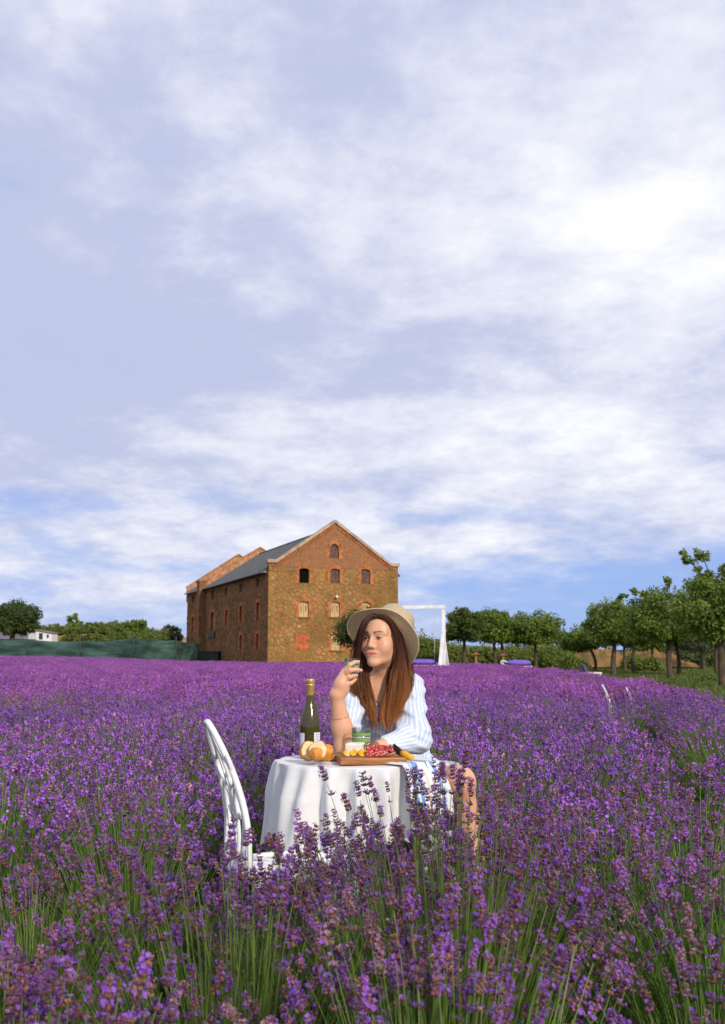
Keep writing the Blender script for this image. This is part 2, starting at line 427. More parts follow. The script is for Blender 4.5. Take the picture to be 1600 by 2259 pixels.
def make_granary():
    W, Ln, LF = 13.25, 39.3, 28.3             # gable width, length, fire wall
    ZS, ZE, ZR = 9.68, 9.35, 14.05            # stone top, eave, gable ridge (under coping)
    rz = math.atan2(0.349, 0.937)
    root = empty('stone_granary', (-8.9, 100.0, 0.0), rz)
    tag(root, 'tall three-storey fieldstone granary with orange brick gable and dark metal roof', 'building')
    m_mortar = mat('ochre_lime_mortar', (0.315, 0.18, 0.060), 0.95, spec=0.1, var=(0.9, 0.3), col2=(0.215, 0.135, 0.048), bump=(14, 0.6, 0.05))
    m_stone = stone_material('fieldstone', [(0.42, 0.24, 0.095), (0.33, 0.17, 0.06), (0.48, 0.31, 0.16), (0.27, 0.17, 0.08), (0.46, 0.21, 0.08), (0.38, 0.25, 0.12), (0.30, 0.13, 0.05)], (0.275, 0.165, 0.048), 0.80)
    m_brick = brick_material('orange_brick', (0.41, 0.155, 0.065), (0.32, 0.125, 0.055), (0.34, 0.20, 0.10), (0.24, 0.145, 0.065))
    m_sur = mat('window_brick', (0.45, 0.165, 0.062), 0.9, spec=0.15, var=(3.0, 0.3), bump=(8, 0.5, 0.03))
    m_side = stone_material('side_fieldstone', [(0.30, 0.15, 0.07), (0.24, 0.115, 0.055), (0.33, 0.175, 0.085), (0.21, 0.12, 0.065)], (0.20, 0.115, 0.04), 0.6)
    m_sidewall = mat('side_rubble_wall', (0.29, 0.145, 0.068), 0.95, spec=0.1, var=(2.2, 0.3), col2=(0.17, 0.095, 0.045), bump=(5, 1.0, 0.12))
    m_cope = mat('coping_concrete', (0.42, 0.31, 0.21), 0.9, spec=0.2, var=(1.5, 0.22), bump=(10, 0.3, 0.02))
    m_roof = mat('dark_metal_roof', (0.075, 0.085, 0.10), 0.55, metal=0.0, spec=0.4, var=(0.6, 0.12))
    m_wood = mat('weathered_shutter', (0.15, 0.085, 0.065), 0.85, spec=0.2, var=(2.0, 0.5), stretch=(8, 8, 0.6), bump=(6, 0.4, 0.02))
    m_cream = mat('cream_shutter', (0.56, 0.40, 0.19), 0.7, spec=0.3, var=(3, 0.12))
    m_dark = mat('unlit_interior', (0.006, 0.006, 0.006), 0.95, spec=0.05)
    m_redfill = mat('red_brick_infill', (0.56, 0.16, 0.06), 0.9, spec=0.1, var=(2.5, 0.35), bump=(9, 0.6, 0.04))
    m_par = mat('pale_parapet_brick', (0.45, 0.22, 0.11), 0.9, spec=0.1, var=(2.0, 0.3), bump=(9, 0.5, 0.03))
    m_white = mat('white_enamel', (0.8, 0.78, 0.74), 0.4)
    m_steel = mat('dark_steel_bin', (0.03, 0.032, 0.033), 0.6)

    def top(u):                                # wall top under the coping
        if u < 0.75 or u > W - 0.75: return 10.0
        return 10.0 + (ZR - 10.0) * (1 - abs(u - W / 2) / (W / 2 - 0.75))
    # openings: u0, u1, z0, z1, rise of arch, fill
    OPEN = [(3.02, 4.02, 8.16, 9.58, 0.12, 'dark'), (6.17, 7.11, 8.19, 9.62, 0.12, 'wood'), (9.35, 10.30, 8.22, 9.66, 0.12, 'wood'),
            (3.04, 4.00, 4.93, 6.42, 0.16, 'cream'), (6.23, 7.16, 4.97, 6.44, 0.16, 'cream'), (9.35, 10.33, 5.02, 6.47, 0.16, 'cream'),
            (2.78, 4.11, 1.76, 3.37, 0.0, 'brick'), (6.29, 7.24, 1.78, 3.30, 0.12, 'cream'), (9.5, 10.45, 1.8, 3.3, 0.12, 'cream'),
            (6.10, 7.04, 10.63, 12.02, 0.44, 'wood')]
    def wall_cols(holes, u0, u1, zbot, ztop, extra=()):
        """faces (as 2-D quads) of a wall with rectangular holes"""
        br = sorted(set([u0, u1] + [h[0] for h in holes] + [h[1] for h in holes] + list(extra)))
        out = []
        for a, b in zip(br[:-1], br[1:]):
            if b - a < 1e-6: continue
            hs = sorted([(h[2], h[3]) for h in holes if h[0] < (a + b) / 2 < h[1]])
            z = zbot
            for h0, h1 in hs:
                out.append(((a, z), (b, z), (b, h0), (a, h0))); z = h1
            ta, tb = ztop(a + 1e-6), ztop(b - 1e-6)
            if min(ta, tb) > z: out.append(((a, z), (b, z), (b, tb), (a, ta)))
        return out
    REV = 0.32
    # --- front gable: stone part below, brick part above
    lo = [h for h in OPEN if h[3] < 9.9]; hi = [h for h in OPEN if h[3] > 9.9]
    mb = MB()
    for q in wall_cols(lo, 0, W, -0.3, lambda u: ZS): mb.add([(u, 0, z) for u, z in q], [(0, 1, 2, 3)])
    for (a, b, c, d, r, k) in lo:
        mb.add([(a, 0, c), (a, REV, c), (a, REV, d), (a, 0, d)], [(0, 1, 2, 3)]); mb.add([(b, 0, c), (b, 0, d), (b, REV, d), (b, REV, c)], [(0, 1, 2, 3)])
        mb.add([(a, 0, d), (a, REV, d), (b, REV, d), (b, 0, d)], [(0, 1, 2, 3)]); mb.add([(a, 0, c), (b, 0, c), (b, REV, c), (a, REV, c)], [(0, 1, 2, 3)])
    front = mb.build('front_wall', [m_mortar], root)
    mb = MB()
    for q in wall_cols(hi, 0, W, ZS, top, (0.75, W / 2, W - 0.75)): mb.add([(u, -0.02, z) for u, z in q], [(0, 1, 2, 3)])
    for (a, b, c, d, r, k) in hi:
        mb.add([(a, -0.02, c), (a, REV, c), (a, REV, d), (a, -0.02, d)], [(0, 1, 2, 3)]); mb.add([(b, -0.02, c), (b, -0.02, d), (b, REV, d), (b, REV, c)], [(0, 1, 2, 3)])
        mb.add([(a, -0.02, d), (a, REV, d), (b, REV, d), (b, -0.02, d)], [(0, 1, 2, 3)]); mb.add([(a, -0.02, c), (b, -0.02, c), (b, REV, c), (a, REV, c)], [(0, 1, 2, 3)])
    mb.add([(0, -0.02, ZS), (0, 0.5, ZS), (0, 0.5, 10.0), (0, -0.02, 10.0)], [(0, 1, 2, 3)])
    mb.add([(W, -0.02, ZS), (W, -0.02, 10.0), (W, 0.5, 10.0), (W, 0.5, ZS)], [(0, 1, 2, 3)])
    us = [0, 0.75, W / 2, W - 0.75, W]                       # back of the parapet
    for a, b in zip(us[:-1], us[1:]): mb.add([(a, 0.5, ZS - 1.0), (a, 0.5, top(a + 1e-6)), (b, 0.5, top(b - 1e-6)), (b, 0.5, ZS - 1.0)], [(0, 1, 2, 3)])
    mb.build('gable_wall', [m_brick], root)
    # --- coping along the gable, with small shoulders at both ends
    mb = MB()
    path = [(-0.14, 10.02), (0.78, 10.02), (W / 2, ZR + 0.04), (W - 0.78, 10.02), (W + 0.14, 10.02)]
    th = 0.32
    for (a, za), (b, zb) in zip(path[:-1], path[1:]):
        P = [(a, -0.22, za), (b, -0.22, zb), (b, 0.62, zb), (a, 0.62, za)]
        mb.add(P + [(x, y, z + th) for x, y, z in P], [(3, 2, 1, 0), (4, 5, 6, 7), (0, 1, 5, 4), (1, 2, 6, 5), (2, 3, 7, 6), (3, 0, 4, 7)])
    mb.build('coping', [m_cope], root)
    # --- dentil frieze under the coping
    mb = MB()
    n = 64
    for i in range(n):
        u = 0.25 + (W - 0.5) * (i + 0.5) / n
        if abs(u - W / 2) < 0.12: continue
        mb.box((u, -0.075, top(u) - 0.18), (0.105, 0.11, 0.26))
        mb.box((u + 0.04, -0.05, top(u) - 0.36), (0.085, 0.06, 0.10))
    mb.build('dentil_frieze', [m_sur], root)['kind'] = 'stuff'
    # --- brick surrounds and fills
    def surround(a, b, c, d, rise, y0, proud, upper):
        mb = MB(); k = 0; z = c - 0.05
        while z < d - 0.05:
            w = 0.40 if k % 2 == 0 else 0.27; h = min(0.30, d - z)
            mb.box((a - w / 2 + 0.0, y0 - proud / 2 + 0.001, z + h / 2), (w, proud, h - 0.012)); mb.box((b + w / 2, y0 - proud / 2 + 0.001, z + h / 2), (w, proud, h - 0.012))
            z += 0.30; k += 1
        wd = (b - a) / 2; mid = (a + b) / 2; N = 11
        rise = max(rise, 0.03)
        Rr = (wd * wd + rise * rise) / (2 * rise); ang = math.asin(min(1, wd / Rr)); 
        if rise > wd * 0.9: ang = math.pi / 2; Rr = wd
        zc = d - Rr
        for i in range(N):
            t0 = -ang + 2 * ang * i / N + 0.01; t1 = -ang + 2 * ang * (i + 1) / N - 0.01
            P = [(mid + r_ * math.sin(t), zc + r_ * math.cos(t)) for r_, t in ((Rr, t0), (Rr, t1), (Rr + 0.34, t1), (Rr + 0.34, t0))]
            mb.prism([(x, z_) for x, z_ in P], proud, Matrix.Translation((0, y0 - proud / 2 + 0.001, 0)))
        # spandrel fillers between the arch and the square opening
        for sgn in (-1, 1):
            pts = [(mid + sgn * wd, d), (mid + sgn * 0.0, d)]
            arc = [(mid + sgn * Rr * math.sin(t), zc + Rr * math.cos(t)) for t in np.linspace(0, ang, 7)]
            mb.prism([(mid + sgn * wd, d + 0.001)] + arc, 0.14, Matrix.Translation((0, y0 + 0.07, 0)))
        return mb
    for (a, b, c, d, r, k) in OPEN:
        y0 = -0.02 if d > 9.9 else 0.0
        if k != 'brick':
            w = surround(a, b, c, d, r, y0, 0.075 if d < 9.9 else 0.03, d > 9.9).build('window', [m_sur], root)
        if k == 'dark':
            mb = MB(); mb.box(((a + b) / 2, 0.36, (c + d) / 2), (b - a + 0.1, 0.05, d - c + 0.1)); mb.build('dark_interior_pane', [m_dark], w)  # black pane stands in for the darkness of the unlit room
        elif k == 'wood':
            mb = MB(); np_ = 6
            for i in range(np_):
                mb.box((a + (b - a) * (i + 0.5) / np_, 0.17 + 0.008 * (i % 2), (c + d) / 2), ((b - a) / np_ - 0.012, 0.04, d - c))
            mb.box(((a + b) / 2, 0.13, c + 0.25), (b - a - 0.1, 0.03, 0.09)); mb.box(((a + b) / 2, 0.13, d - 0.45), (b - a - 0.1, 0.03, 0.09))
            mb.box(((a + b) / 2, 0.24, (c + d) / 2), (b - a, 0.02, d - c))
            mb.build('shutter', [m_wood], w)
        elif k == 'cream':
            mb = MB()
            for s in (0, 1):
                x0 = a + (b - a) * (0.5 * s); x1 = a + (b - a) * (0.5 + 0.5 * s)
                mb.box(((x0 + x1) / 2, 0.19, (c + d) / 2), (x1 - x0 - 0.02, 0.03, d - c))
                for xx in (x0 + 0.055, x1 - 0.055): mb.box((xx, 0.165, (c + d) / 2), (0.07, 0.03, d - c))
                for zz in (c + 0.05, c + 0.45, d - 0.42, d - 0.1): mb.box(((x0 + x1) / 2, 0.167, zz), (x1 - x0 - 0.15, 0.025, 0.08))
            mb.build('shutter', [m_cream], w)
            mb = MB(); mb.box(((a + b) / 2, -0.06, c - 0.06), (b - a + 0.3, 0.2, 0.10)); mb.build('sill', [m_mortar], w)
            for s in (-0.22, 0.22):
                mb = MB(); mb.box(((a + b) / 2 + s * (b - a) * 1.1, 0.15, (c + d) / 2 + 0.05), (0.05, 0.02, 0.62)); mb.build('slot', [m_dark], w)
        else:
            inf = MB(); rr = random.Random(3); z = c; row = 0
            while z < d - 0.02:
                x = a + (-0.12 if row % 2 else 0)
                while x < b:
                    x0, x1 = max(a, x), min(b, x + 0.24)
                    if x1 - x0 > 0.03: inf.box(((x0 + x1) / 2, 0.05 + rr.uniform(-0.02, 0.02), z + 0.045), (x1 - x0 - 0.012, 0.10, 0.078))
                    x += 0.25
                z += 0.09; row += 1
            inf.box(((a + b) / 2, 0.2, (c + d) / 2), (b - a, 0.16, d - c)); inf.build('brick_infill', [m_redfill], root)
    # stone sill ledge and lamp bracket above the middle window
    mb = MB(); mb.tube([(6.74, 0, 7.02), (6.74, -0.22, 7.05), (6.74, -0.30, 6.95)], 0.03, 6); mb.lathe([(0.02, 0.18), (0.10, 0.12), (0.16, -0.04), (0.15, -0.05), (0.0, 0.02)], 12, (6.74, -0.32, 6.85))
    mb.build('wall_lamp', [m_white], root)
    # --- fieldstones of the gable, each its own piece
    rr = random.Random(11); sites = []
    du, dz = 0.50, 0.39
    nu, nz = int(W / du), int(9.7 / dz)
    for j in range(-1, nz + 2):
        for i in range(-1, nu + 2):
            sites.append((i * du + (0.5 * du if j % 2 else 0) + rr.uniform(-0.27, 0.27), j * dz + rr.uniform(-0.21, 0.21)))
    S = np.array(sites); pieces = []
    for k, (sx, sz) in enumerate(sites):
        if not (0.0 < sx < W and 0.1 < sz < ZS - 0.1): continue
        d2 = (S[:, 0] - sx) ** 2 + (S[:, 1] - sz) ** 2
        nb = np.argsort(d2)[1:15]
        poly = [(0.02, 0.0), (W - 0.02, 0.0), (W - 0.02, ZS - 0.03), (0.02, ZS - 0.03)]
        g = rr.choice((0.03, 0.05, 0.09, 0.14))
        for q in nb:
            qx, qz = S[q]; L = math.hypot(qx - sx, qz - sz); nx, nz_ = (qx - sx) / L, (qz - sz) / L
            poly = poly_clip(poly, (sx + qx) / 2 - nx * g / 2, (sz + qz) / 2 - nz_ * g / 2, nx, nz_)
            if len(poly) < 3: break
        if len(poly) < 3: continue
        cx = sum(p[0] for p in poly) / len(poly); cz = sum(p[1] for p in poly) / len(poly)
        skip = False
        for (a, b, c, d, r, kk) in OPEN:
            e = 0.30 if kk != 'brick' else 0.05
            if a - e < cx < b + e and c - 0.1 < cz < d + 0.32: skip = True
        if skip: continue
        for (a, b, c, d, r, kk) in lo:       # keep clear of the opening itself
            if cz + 0.4 > c and cz - 0.4 < d:
                if cx < a: poly = poly_clip(poly, a - 0.05, 0, 1, 0)
                elif cx > b: poly = poly_clip(poly, b + 0.05, 0, -1, 0)
            if len(poly) < 3: break
            if a < cx < b:
                if cz < c: poly = poly_clip(poly, 0, c - 0.12, 0, 1)
                elif cz > d: poly = poly_clip(poly, 0, d + 0.06, 0, -1)
            if len(poly) < 3: break
        if len(poly) < 3: continue
        # round the corners by cutting them
        n = len(poly); rp = []
        for i in range(n):
            p0, p1, p2 = poly[i - 1], poly[i], poly[(i + 1) % n]
            rp.append((p1[0] * 0.76 + p0[0] * 0.24, p1[1] * 0.76 + p0[1] * 0.24)); rp.append((p1[0] * 0.76 + p2[0] * 0.24, p1[1] * 0.76 + p2[1] * 0.24))
        area = abs(sum(rp[i][0] * rp[(i + 1) % len(rp)][1] - rp[(i + 1) % len(rp)][0] * rp[i][1] for i in range(len(rp)))) / 2
        if area < 0.02: continue
        pieces.append((area, cx, cz, rp))
    pieces.sort(key=lambda p: -p[0])
    rest = MB()
    for k, (area, cx, cz, rp) in enumerate(pieces):
        pr = rr.uniform(0.02, 0.06); n = len(rp)
        tx, tz = rr.uniform(-0.02, 0.02), rr.uniform(-0.02, 0.02)
        def ring(f, y): return [((x - cx) * f, y + ((x - cx) * tx + (z - cz) * tz), (z - cz) * f) for x, z in rp]
        V = ring(1.0, 0.0) + ring(0.94, -pr * 0.7) + ring(0.72, -pr)
        F = [tuple(r * n + i for i in (0,)) for r in ()]
        for r_ in range(2):
            for i in range(n):
                i2 = (i + 1) % n; F.append((r_ * n + i, r_ * n + i2, (r_ + 1) * n + i2, (r_ + 1) * n + i))
        F.append(tuple(2 * n + i for i in range(n)))
        if k < 290:
            mb = MB(); mb.add(V, F); o = mb.build('stone', [m_stone], front); o.location = (cx, 0.004, cz)
        else:
            rest.add([(x + cx, y + 0.004, z + cz) for x, y, z in V], F)
    tag(rest.build('small_stones', [m_stone], front), kind='stuff')
    # --- side walls
    SIDE = [(23.2, 24.8, 7.75, 8.75, 0.1, 'wood'), (16.7, 18.0, 7.9, 8.72, 0.1, 'wood'), (9.85, 11.2, 7.85, 8.68, 0.1, 'wood'), (3.1, 4.4, 7.97, 8.77, 0.1, 'wood'),
            (22.9, 25.2, 4.1, 6.3, 0.25, 'half'), (16.2, 17.7, 4.65, 6.25, 0.2, 'fill'), (9.6, 11.1, 4.7, 6.4, 0.2, 'fill'), (2.95, 4.3, 4.76, 6.45, 0.2, 'fill'),
            (34.3, 36.0, 7.9, 8.75, 0.1, 'wood'), (34.4, 36.2, 4.35, 6.15, 0.2, 'fill'), (31.2, 32.4, 4.6, 6.2, 0.2, 'fill'),
            (9.6, 11.0, 1.9, 3.4, 0.2, 'fill'), (3.0, 4.3, 1.9, 3.4, 0.2, 'fill')]
    mb = MB()
    for q in wall_cols(SIDE, 0.0, Ln, -0.3, lambda u: ZE): mb.add([(0, w_, z) for w_, z in q], [(0, 3, 2, 1)])
    for (a, b, c, d, r, k) in SIDE:
        mb.add([(0, a, c), (0.3, a, c), (0.3, a, d), (0, a, d)], [(0, 1, 2, 3)]); mb.add([(0, b, c), (0.3, b, c), (0.3, b, d), (0, b, d)], [(3, 2, 1, 0)])
        mb.add([(0, a, d), (0.3, a, d), (0.3, b, d), (0, b, d)], [(0, 1, 2, 3)]); mb.add([(0, a, c), (0.3, a, c), (0.3, b, c), (0, b, c)], [(3, 2, 1, 0)])
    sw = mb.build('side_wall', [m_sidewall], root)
    # shallow stones scattered over the side wall, joined
    mb = MB()
    for k in range(1500):
        w_, z = rr.uniform(0.1, Ln - 0.2), rr.uniform(0.1, ZE - 0.3)
        if any(a - 0.5 < w_ < b + 0.5 and c - 0.3 < z < d + 0.5 for a, b, c, d, _, _ in SIDE): continue
        a_, b_ = rr.uniform(0.15, 0.42), rr.uniform(0.10, 0.24); n = 6; ph = rr.uniform(0, 1)
        ringp = [(w_ + a_ * math.cos(2 * math.pi * (i + ph) / n) * rr.uniform(0.8, 1.1), z + b_ * math.sin(2 * math.pi * (i + ph) / n)) for i in range(n)]
        pr = rr.uniform(0.03, 0.08)
        V = [(0.003, x, y) for x, y in ringp] + [(-pr, w_ + (x - w_) * 0.75, z + (y - z) * 0.75) for x, y in ringp]
        mb.add(V, [(i, n + i, n + (i + 1) % n, (i + 1) % n) for i in range(n)] + [tuple(2 * n - 1 - i for i in range(n))])
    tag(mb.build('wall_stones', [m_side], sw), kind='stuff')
    Msw = Matrix(((0, 1, 0, 0), (1, 0, 0, 0), (0, 0, 1, 0), (0, 0, 0, 1)))
    for (a, b, c, d, r, k) in SIDE:
        sb = surround(a, b, c, d, r, 0.0, 0.06, False)
        sb.v = [(y, x, z) for x, y, z in sb.v]; sb.f = [list(reversed(f)) for f in sb.f]
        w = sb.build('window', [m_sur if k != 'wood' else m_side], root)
        mb = MB()
        if k == 'wood':
            for i in range(5): mb.box((0.2, a + (b - a) * (i + 0.5) / 5, (c + d) / 2), (0.04, (b - a) / 5 - 0.02, d - c))
            mb.box((0.25, (a + b) / 2, (c + d) / 2), (0.02, b - a, d - c)); mb.build('shutter', [m_wood], w)
        else:
            mb.box((0.25, (a + b) / 2, (c + d) / 2), (0.06, b - a, d - c)); mb.build('infill', [m_redfill if k == 'fill' else m_wood], w)
            if k == 'half':
                mb = MB(); mb.box((0.17, a + (b - a) * 0.25, (c + d) / 2 - 0.1), (0.05, (b - a) * 0.42, d - c - 0.3)); mb.build('shutter', [m_cream], w)
    mb = MB(); mb.box((-0.10, 24.1, 3.72), (0.18, 3.2, 0.75)); mb.build('hatch', [m_steel], root)
    # right and rear walls
    mb = MB(); mb.add([(W, 0, -0.3), (W, Ln, -0.3), (W, Ln, ZE + 0.4), (W, 0, ZE + 0.4)], [(0, 1, 2, 3)]); mb.build('far_wall', [m_sidewall], root)
    mb = MB()
    mb.add([(0, Ln, -0.3), (W, Ln, -0.3), (W, Ln, ZE), (W / 2, Ln, 13.7), (0, Ln, ZE)], [(4, 3, 2, 1, 0)]); mb.build('rear_wall', [m_sidewall], root)
    # pilaster in front of the fire wall
    mb = MB(); mb.box((-0.42, LF + 0.2, 4.85), (0.86, 1.5, 10.3)); mb.box((-0.44, LF + 0.2, 10.08), (0.98, 1.64, 0.18)); mb.build('pilaster', [m_sidewall], root)
    # --- roof: two slopes per section, with standing seams
    RZ = 13.55; RE = ZE + 0.02
    def roof(w0, w1):
        mb = MB()
        for s in (0, 1):
            e = -0.45 if s == 0 else W + 0.45
            sl = (RZ - RE) / (W / 2); ze = RE - 0.45 * sl
            P = [(e, w0, ze), (e, w1, ze), (W / 2, w1, RZ), (W / 2, w0, RZ)]
            T = [(x, y, z + 0.10) for x, y, z in P]
            mb.add(P + T, [(0, 1, 2, 3), (4, 7, 6, 5), (0, 4, 5, 1), (0, 3, 7, 4), (1, 5, 6, 2)])
            n = int((w1 - w0) / 0.6)
            for i in range(n + 1):
                w_ = w0 + 0.05 + (w1 - w0 - 0.1) * i / n
                a = Vector((e, w_, ze + 0.12)); b = Vector((W / 2, w_, RZ + 0.12)); d = b - a
                rot = Matrix.Rotation(-math.atan2(d.z, d.x), 3, 'Y')
                mb.box((a + b) / 2, (d.length, 0.04, 0.04), rot)
        mb.box((W / 2, (w0 + w1) / 2, RZ + 0.12), (0.3, w1 - w0, 0.08))
        return mb.build('roof', [m_roof], root)
    r1 = roof(0.5, LF - 0.25); r2 = roof(LF + 0.25, Ln - 0.25)
    mb = MB()
    mb.tube([(-0.50, 0.55, RE - 0.26), (-0.50, LF - 0.6, RE - 0.26)], 0.07, 8); mb.build('gutter', [m_roof], r1)
    mb = MB()
    mb.box((-0.2, 1.0, RE - 0.2), (0.55, 0.9, 0.10)); mb.build('eave_board', [m_cream], r1)
    # parapets of the fire wall and the rear gable
    for w_, zr, ze_ in ((LF, 14.35, 10.15), (Ln, 14.5, 10.0)):
        mb = MB()
        P2 = [(-0.1, ZE - 1.2), (W + 0.1, ZE - 1.2), (W + 0.1, ze_), (W / 2, zr), (-0.1, ze_)]
        mb.prism(P2, 0.5, Matrix.Translation((0, w_, 0))); p = mb.build('parapet', [m_par], root)
        mb = MB()
        for (a, za), (b, zb) in (((-0.2, ze_), (W / 2, zr)), ((W / 2, zr), (W + 0.2, ze_))):
            Pq = [(a, w_ - 0.36, za), (b, w_ - 0.36, zb), (b, w_ + 0.36, zb), (a, w_ + 0.36, za)]
            mb.add(Pq + [(x, y, z + 0.16) for x, y, z in Pq], [(3, 2, 1, 0), (4, 5, 6, 7), (0, 1, 5, 4), (1, 2, 6, 5), (2, 3, 7, 6), (3, 0, 4, 7)])
        mb.build('coping', [m_par], p)
    return root
make_granary()

# steel bin and low shed at the foot of the side wall
def make_bin():
    p = at(462, 1449, 122.0)
    mb = MB(); mb.box((0, 0, 0.9), (2.2, 1.2, 1.2), bev=0.05); mb.box((0, 0, 1.54), (2.35, 1.35, 0.08)); mb.box((0.6, -0.62, 1.0), (0.1, 0.06, 1.0)); mb.box((-0.6, -0.62, 1.0), (0.1, 0.06, 1.0))
    for x in (-0.9, 0.9):
        for y in (-0.45, 0.45): mb.tube([(x, y, 0), (x, y, 0.32)], 0.07, 8)
    o = mb.build('steel_bin', [mat('dark_green_steel', (0.02, 0.03, 0.028), 0.6)], None, (p.x + 0.5, p.y - 3.6, 0.2))
    tag(o, 'dark green steel bin at the foot of the granary side wall', 'bin')
make_bin()

# ------------------------------------------------------------------ green net fence on the left
def make_fence():
    root = empty('net_fence', (-30, 108, 0.5))
    tag(root, 'long green net fence along the far left field edge', 'fence')
    m_net = mat('green_shade_net', (0.058, 0.115, 0.098), 0.8, spec=0.2, var=(0.5, 0.45), bump=(1.2, 0.8, 0.15), transl=0.25, stretch=(0.5, 1, 3))
    m_post = mat('fence_post_steel', (0.05, 0.055, 0.05), 0.6)
    posts = [(-420, 108), (-120, 109), (58, 110), (176, 110.5), (293, 111), (388, 113), (440, 118)]
    pw = [at(px, 1450, D) for px, D in posts]
    for i, p in enumerate(pw):
        gz = float(ground_z(p.x, p.y))
        mb = MB(); mb.tube([(p.x + 30, p.y - 108 - 0.05, gz - 0.6), (p.x + 30, p.y - 108 - 0.05, gz + 2.45 + (0.25 if i in (2, 4) else 0.1))], 0.06, 8)
        mb.build('post', [m_post], root)
    tops = [2.4, 2.45, 2.35, 2.2, 2.65, 2.6, 2.4]
    for i in range(len(pw) - 1):
        a, b = pw[i], pw[i + 1]; V = []; n, mz = 48, 12
        for j in range(mz + 1):
            for k in range(n + 1):
                t = k / n; x = a.x + (b.x - a.x) * t; y = a.y + (b.y - a.y) * t
                g = float(ground_z(x, y)); h = tops[i] + (tops[i + 1] - tops[i]) * t - 0.12 * math.sin(math.pi * t)
                w = 0.10 * math.sin(7 * t + j * 0.8) + 0.07 * math.sin(23 * t - j * 0.6 + i) + 0.12 * math.sin(j / mz * 5.0 + 3 * t)
                V.append((x + 30, y - 108 + w, g + 0.05 + h * j / mz - 0.5))
        Q = [(j * (n + 1) + k, j * (n + 1) + k + 1, (j + 1) * (n + 1) + k + 1, (j + 1) * (n + 1) + k) for j in range(mz) for k in range(n)]
        o = link('net_panel', np_mesh('net_panel', V, Q=Q, smooth=True), root, m_net)
        md = o.modifiers.new('thick', 'SOLIDIFY'); md.thickness = 0.012
make_fence()

# ------------------------------------------------------------------ leaves, trees, hedges
m_leaf = mat('tree_leaves', attr=True, rough=0.55, spec=0.35, transl=0.45)
m_bark = mat('tree_bark', (0.10, 0.075, 0.05), 0.95, spec=0.1, var=(4, 0.35), stretch=(3, 3, 0.6), bump=(8, 0.7, 0.03))

def leaf_cloud(r, centres, radii, per, size, colA, colB, up=0.35, squash=0.8):
    """many small folded leaves gathered in clumps; returns V, Tri, col"""
    K = len(centres)
    c = np.repeat(np.asarray(centres, float), per, 0); rad = np.repeat(np.asarray(radii, float), per)
    n = len(c)
    d = r.normal(size=(n, 3)); d /= np.linalg.norm(d, axis=1)[:, None]
    rr_ = rad * (r.random(n) ** 0.45)
    p = c + d * rr_[:, None] * np.array([1, 1, squash])
    nrm = d * 0.7 + r.normal(size=(n, 3)) * 0.55; nrm[:, 2] += up
    nrm /= np.linalg.norm(nrm, axis=1)[:, None]
    t = r.normal(size=(n, 3)); t -= nrm * (t * nrm).sum(1)[:, None]; t /= np.linalg.norm(t, axis=1)[:, None]
    b = np.cross(nrm, t)
    s = size * (0.65 + 0.7 * r.random(n))[:, None]
    dn = nrm * s * 0.22
    V = np.stack([p - t * s, p + b * s * 0.62 - dn - t * s * 0.15, p + t * s * 0.95 - dn * 0.8, p - b * s * 0.62 - dn - t * s * 0.15], 1).reshape(-1, 3)
    i = np.arange(n) * 4
    T = np.concatenate([np.stack([i, i + 1, i + 2], -1), np.stack([i, i + 2, i + 3], -1)])
    cf = np.repeat(r.random(K), per) * 0.6 + r.random(n) * 0.4
    col = np.asarray(colA) * (1 - cf[:, None]) + np.asarray(colB) * cf[:, None]
    return V, T, np.repeat(col, 4, 0)

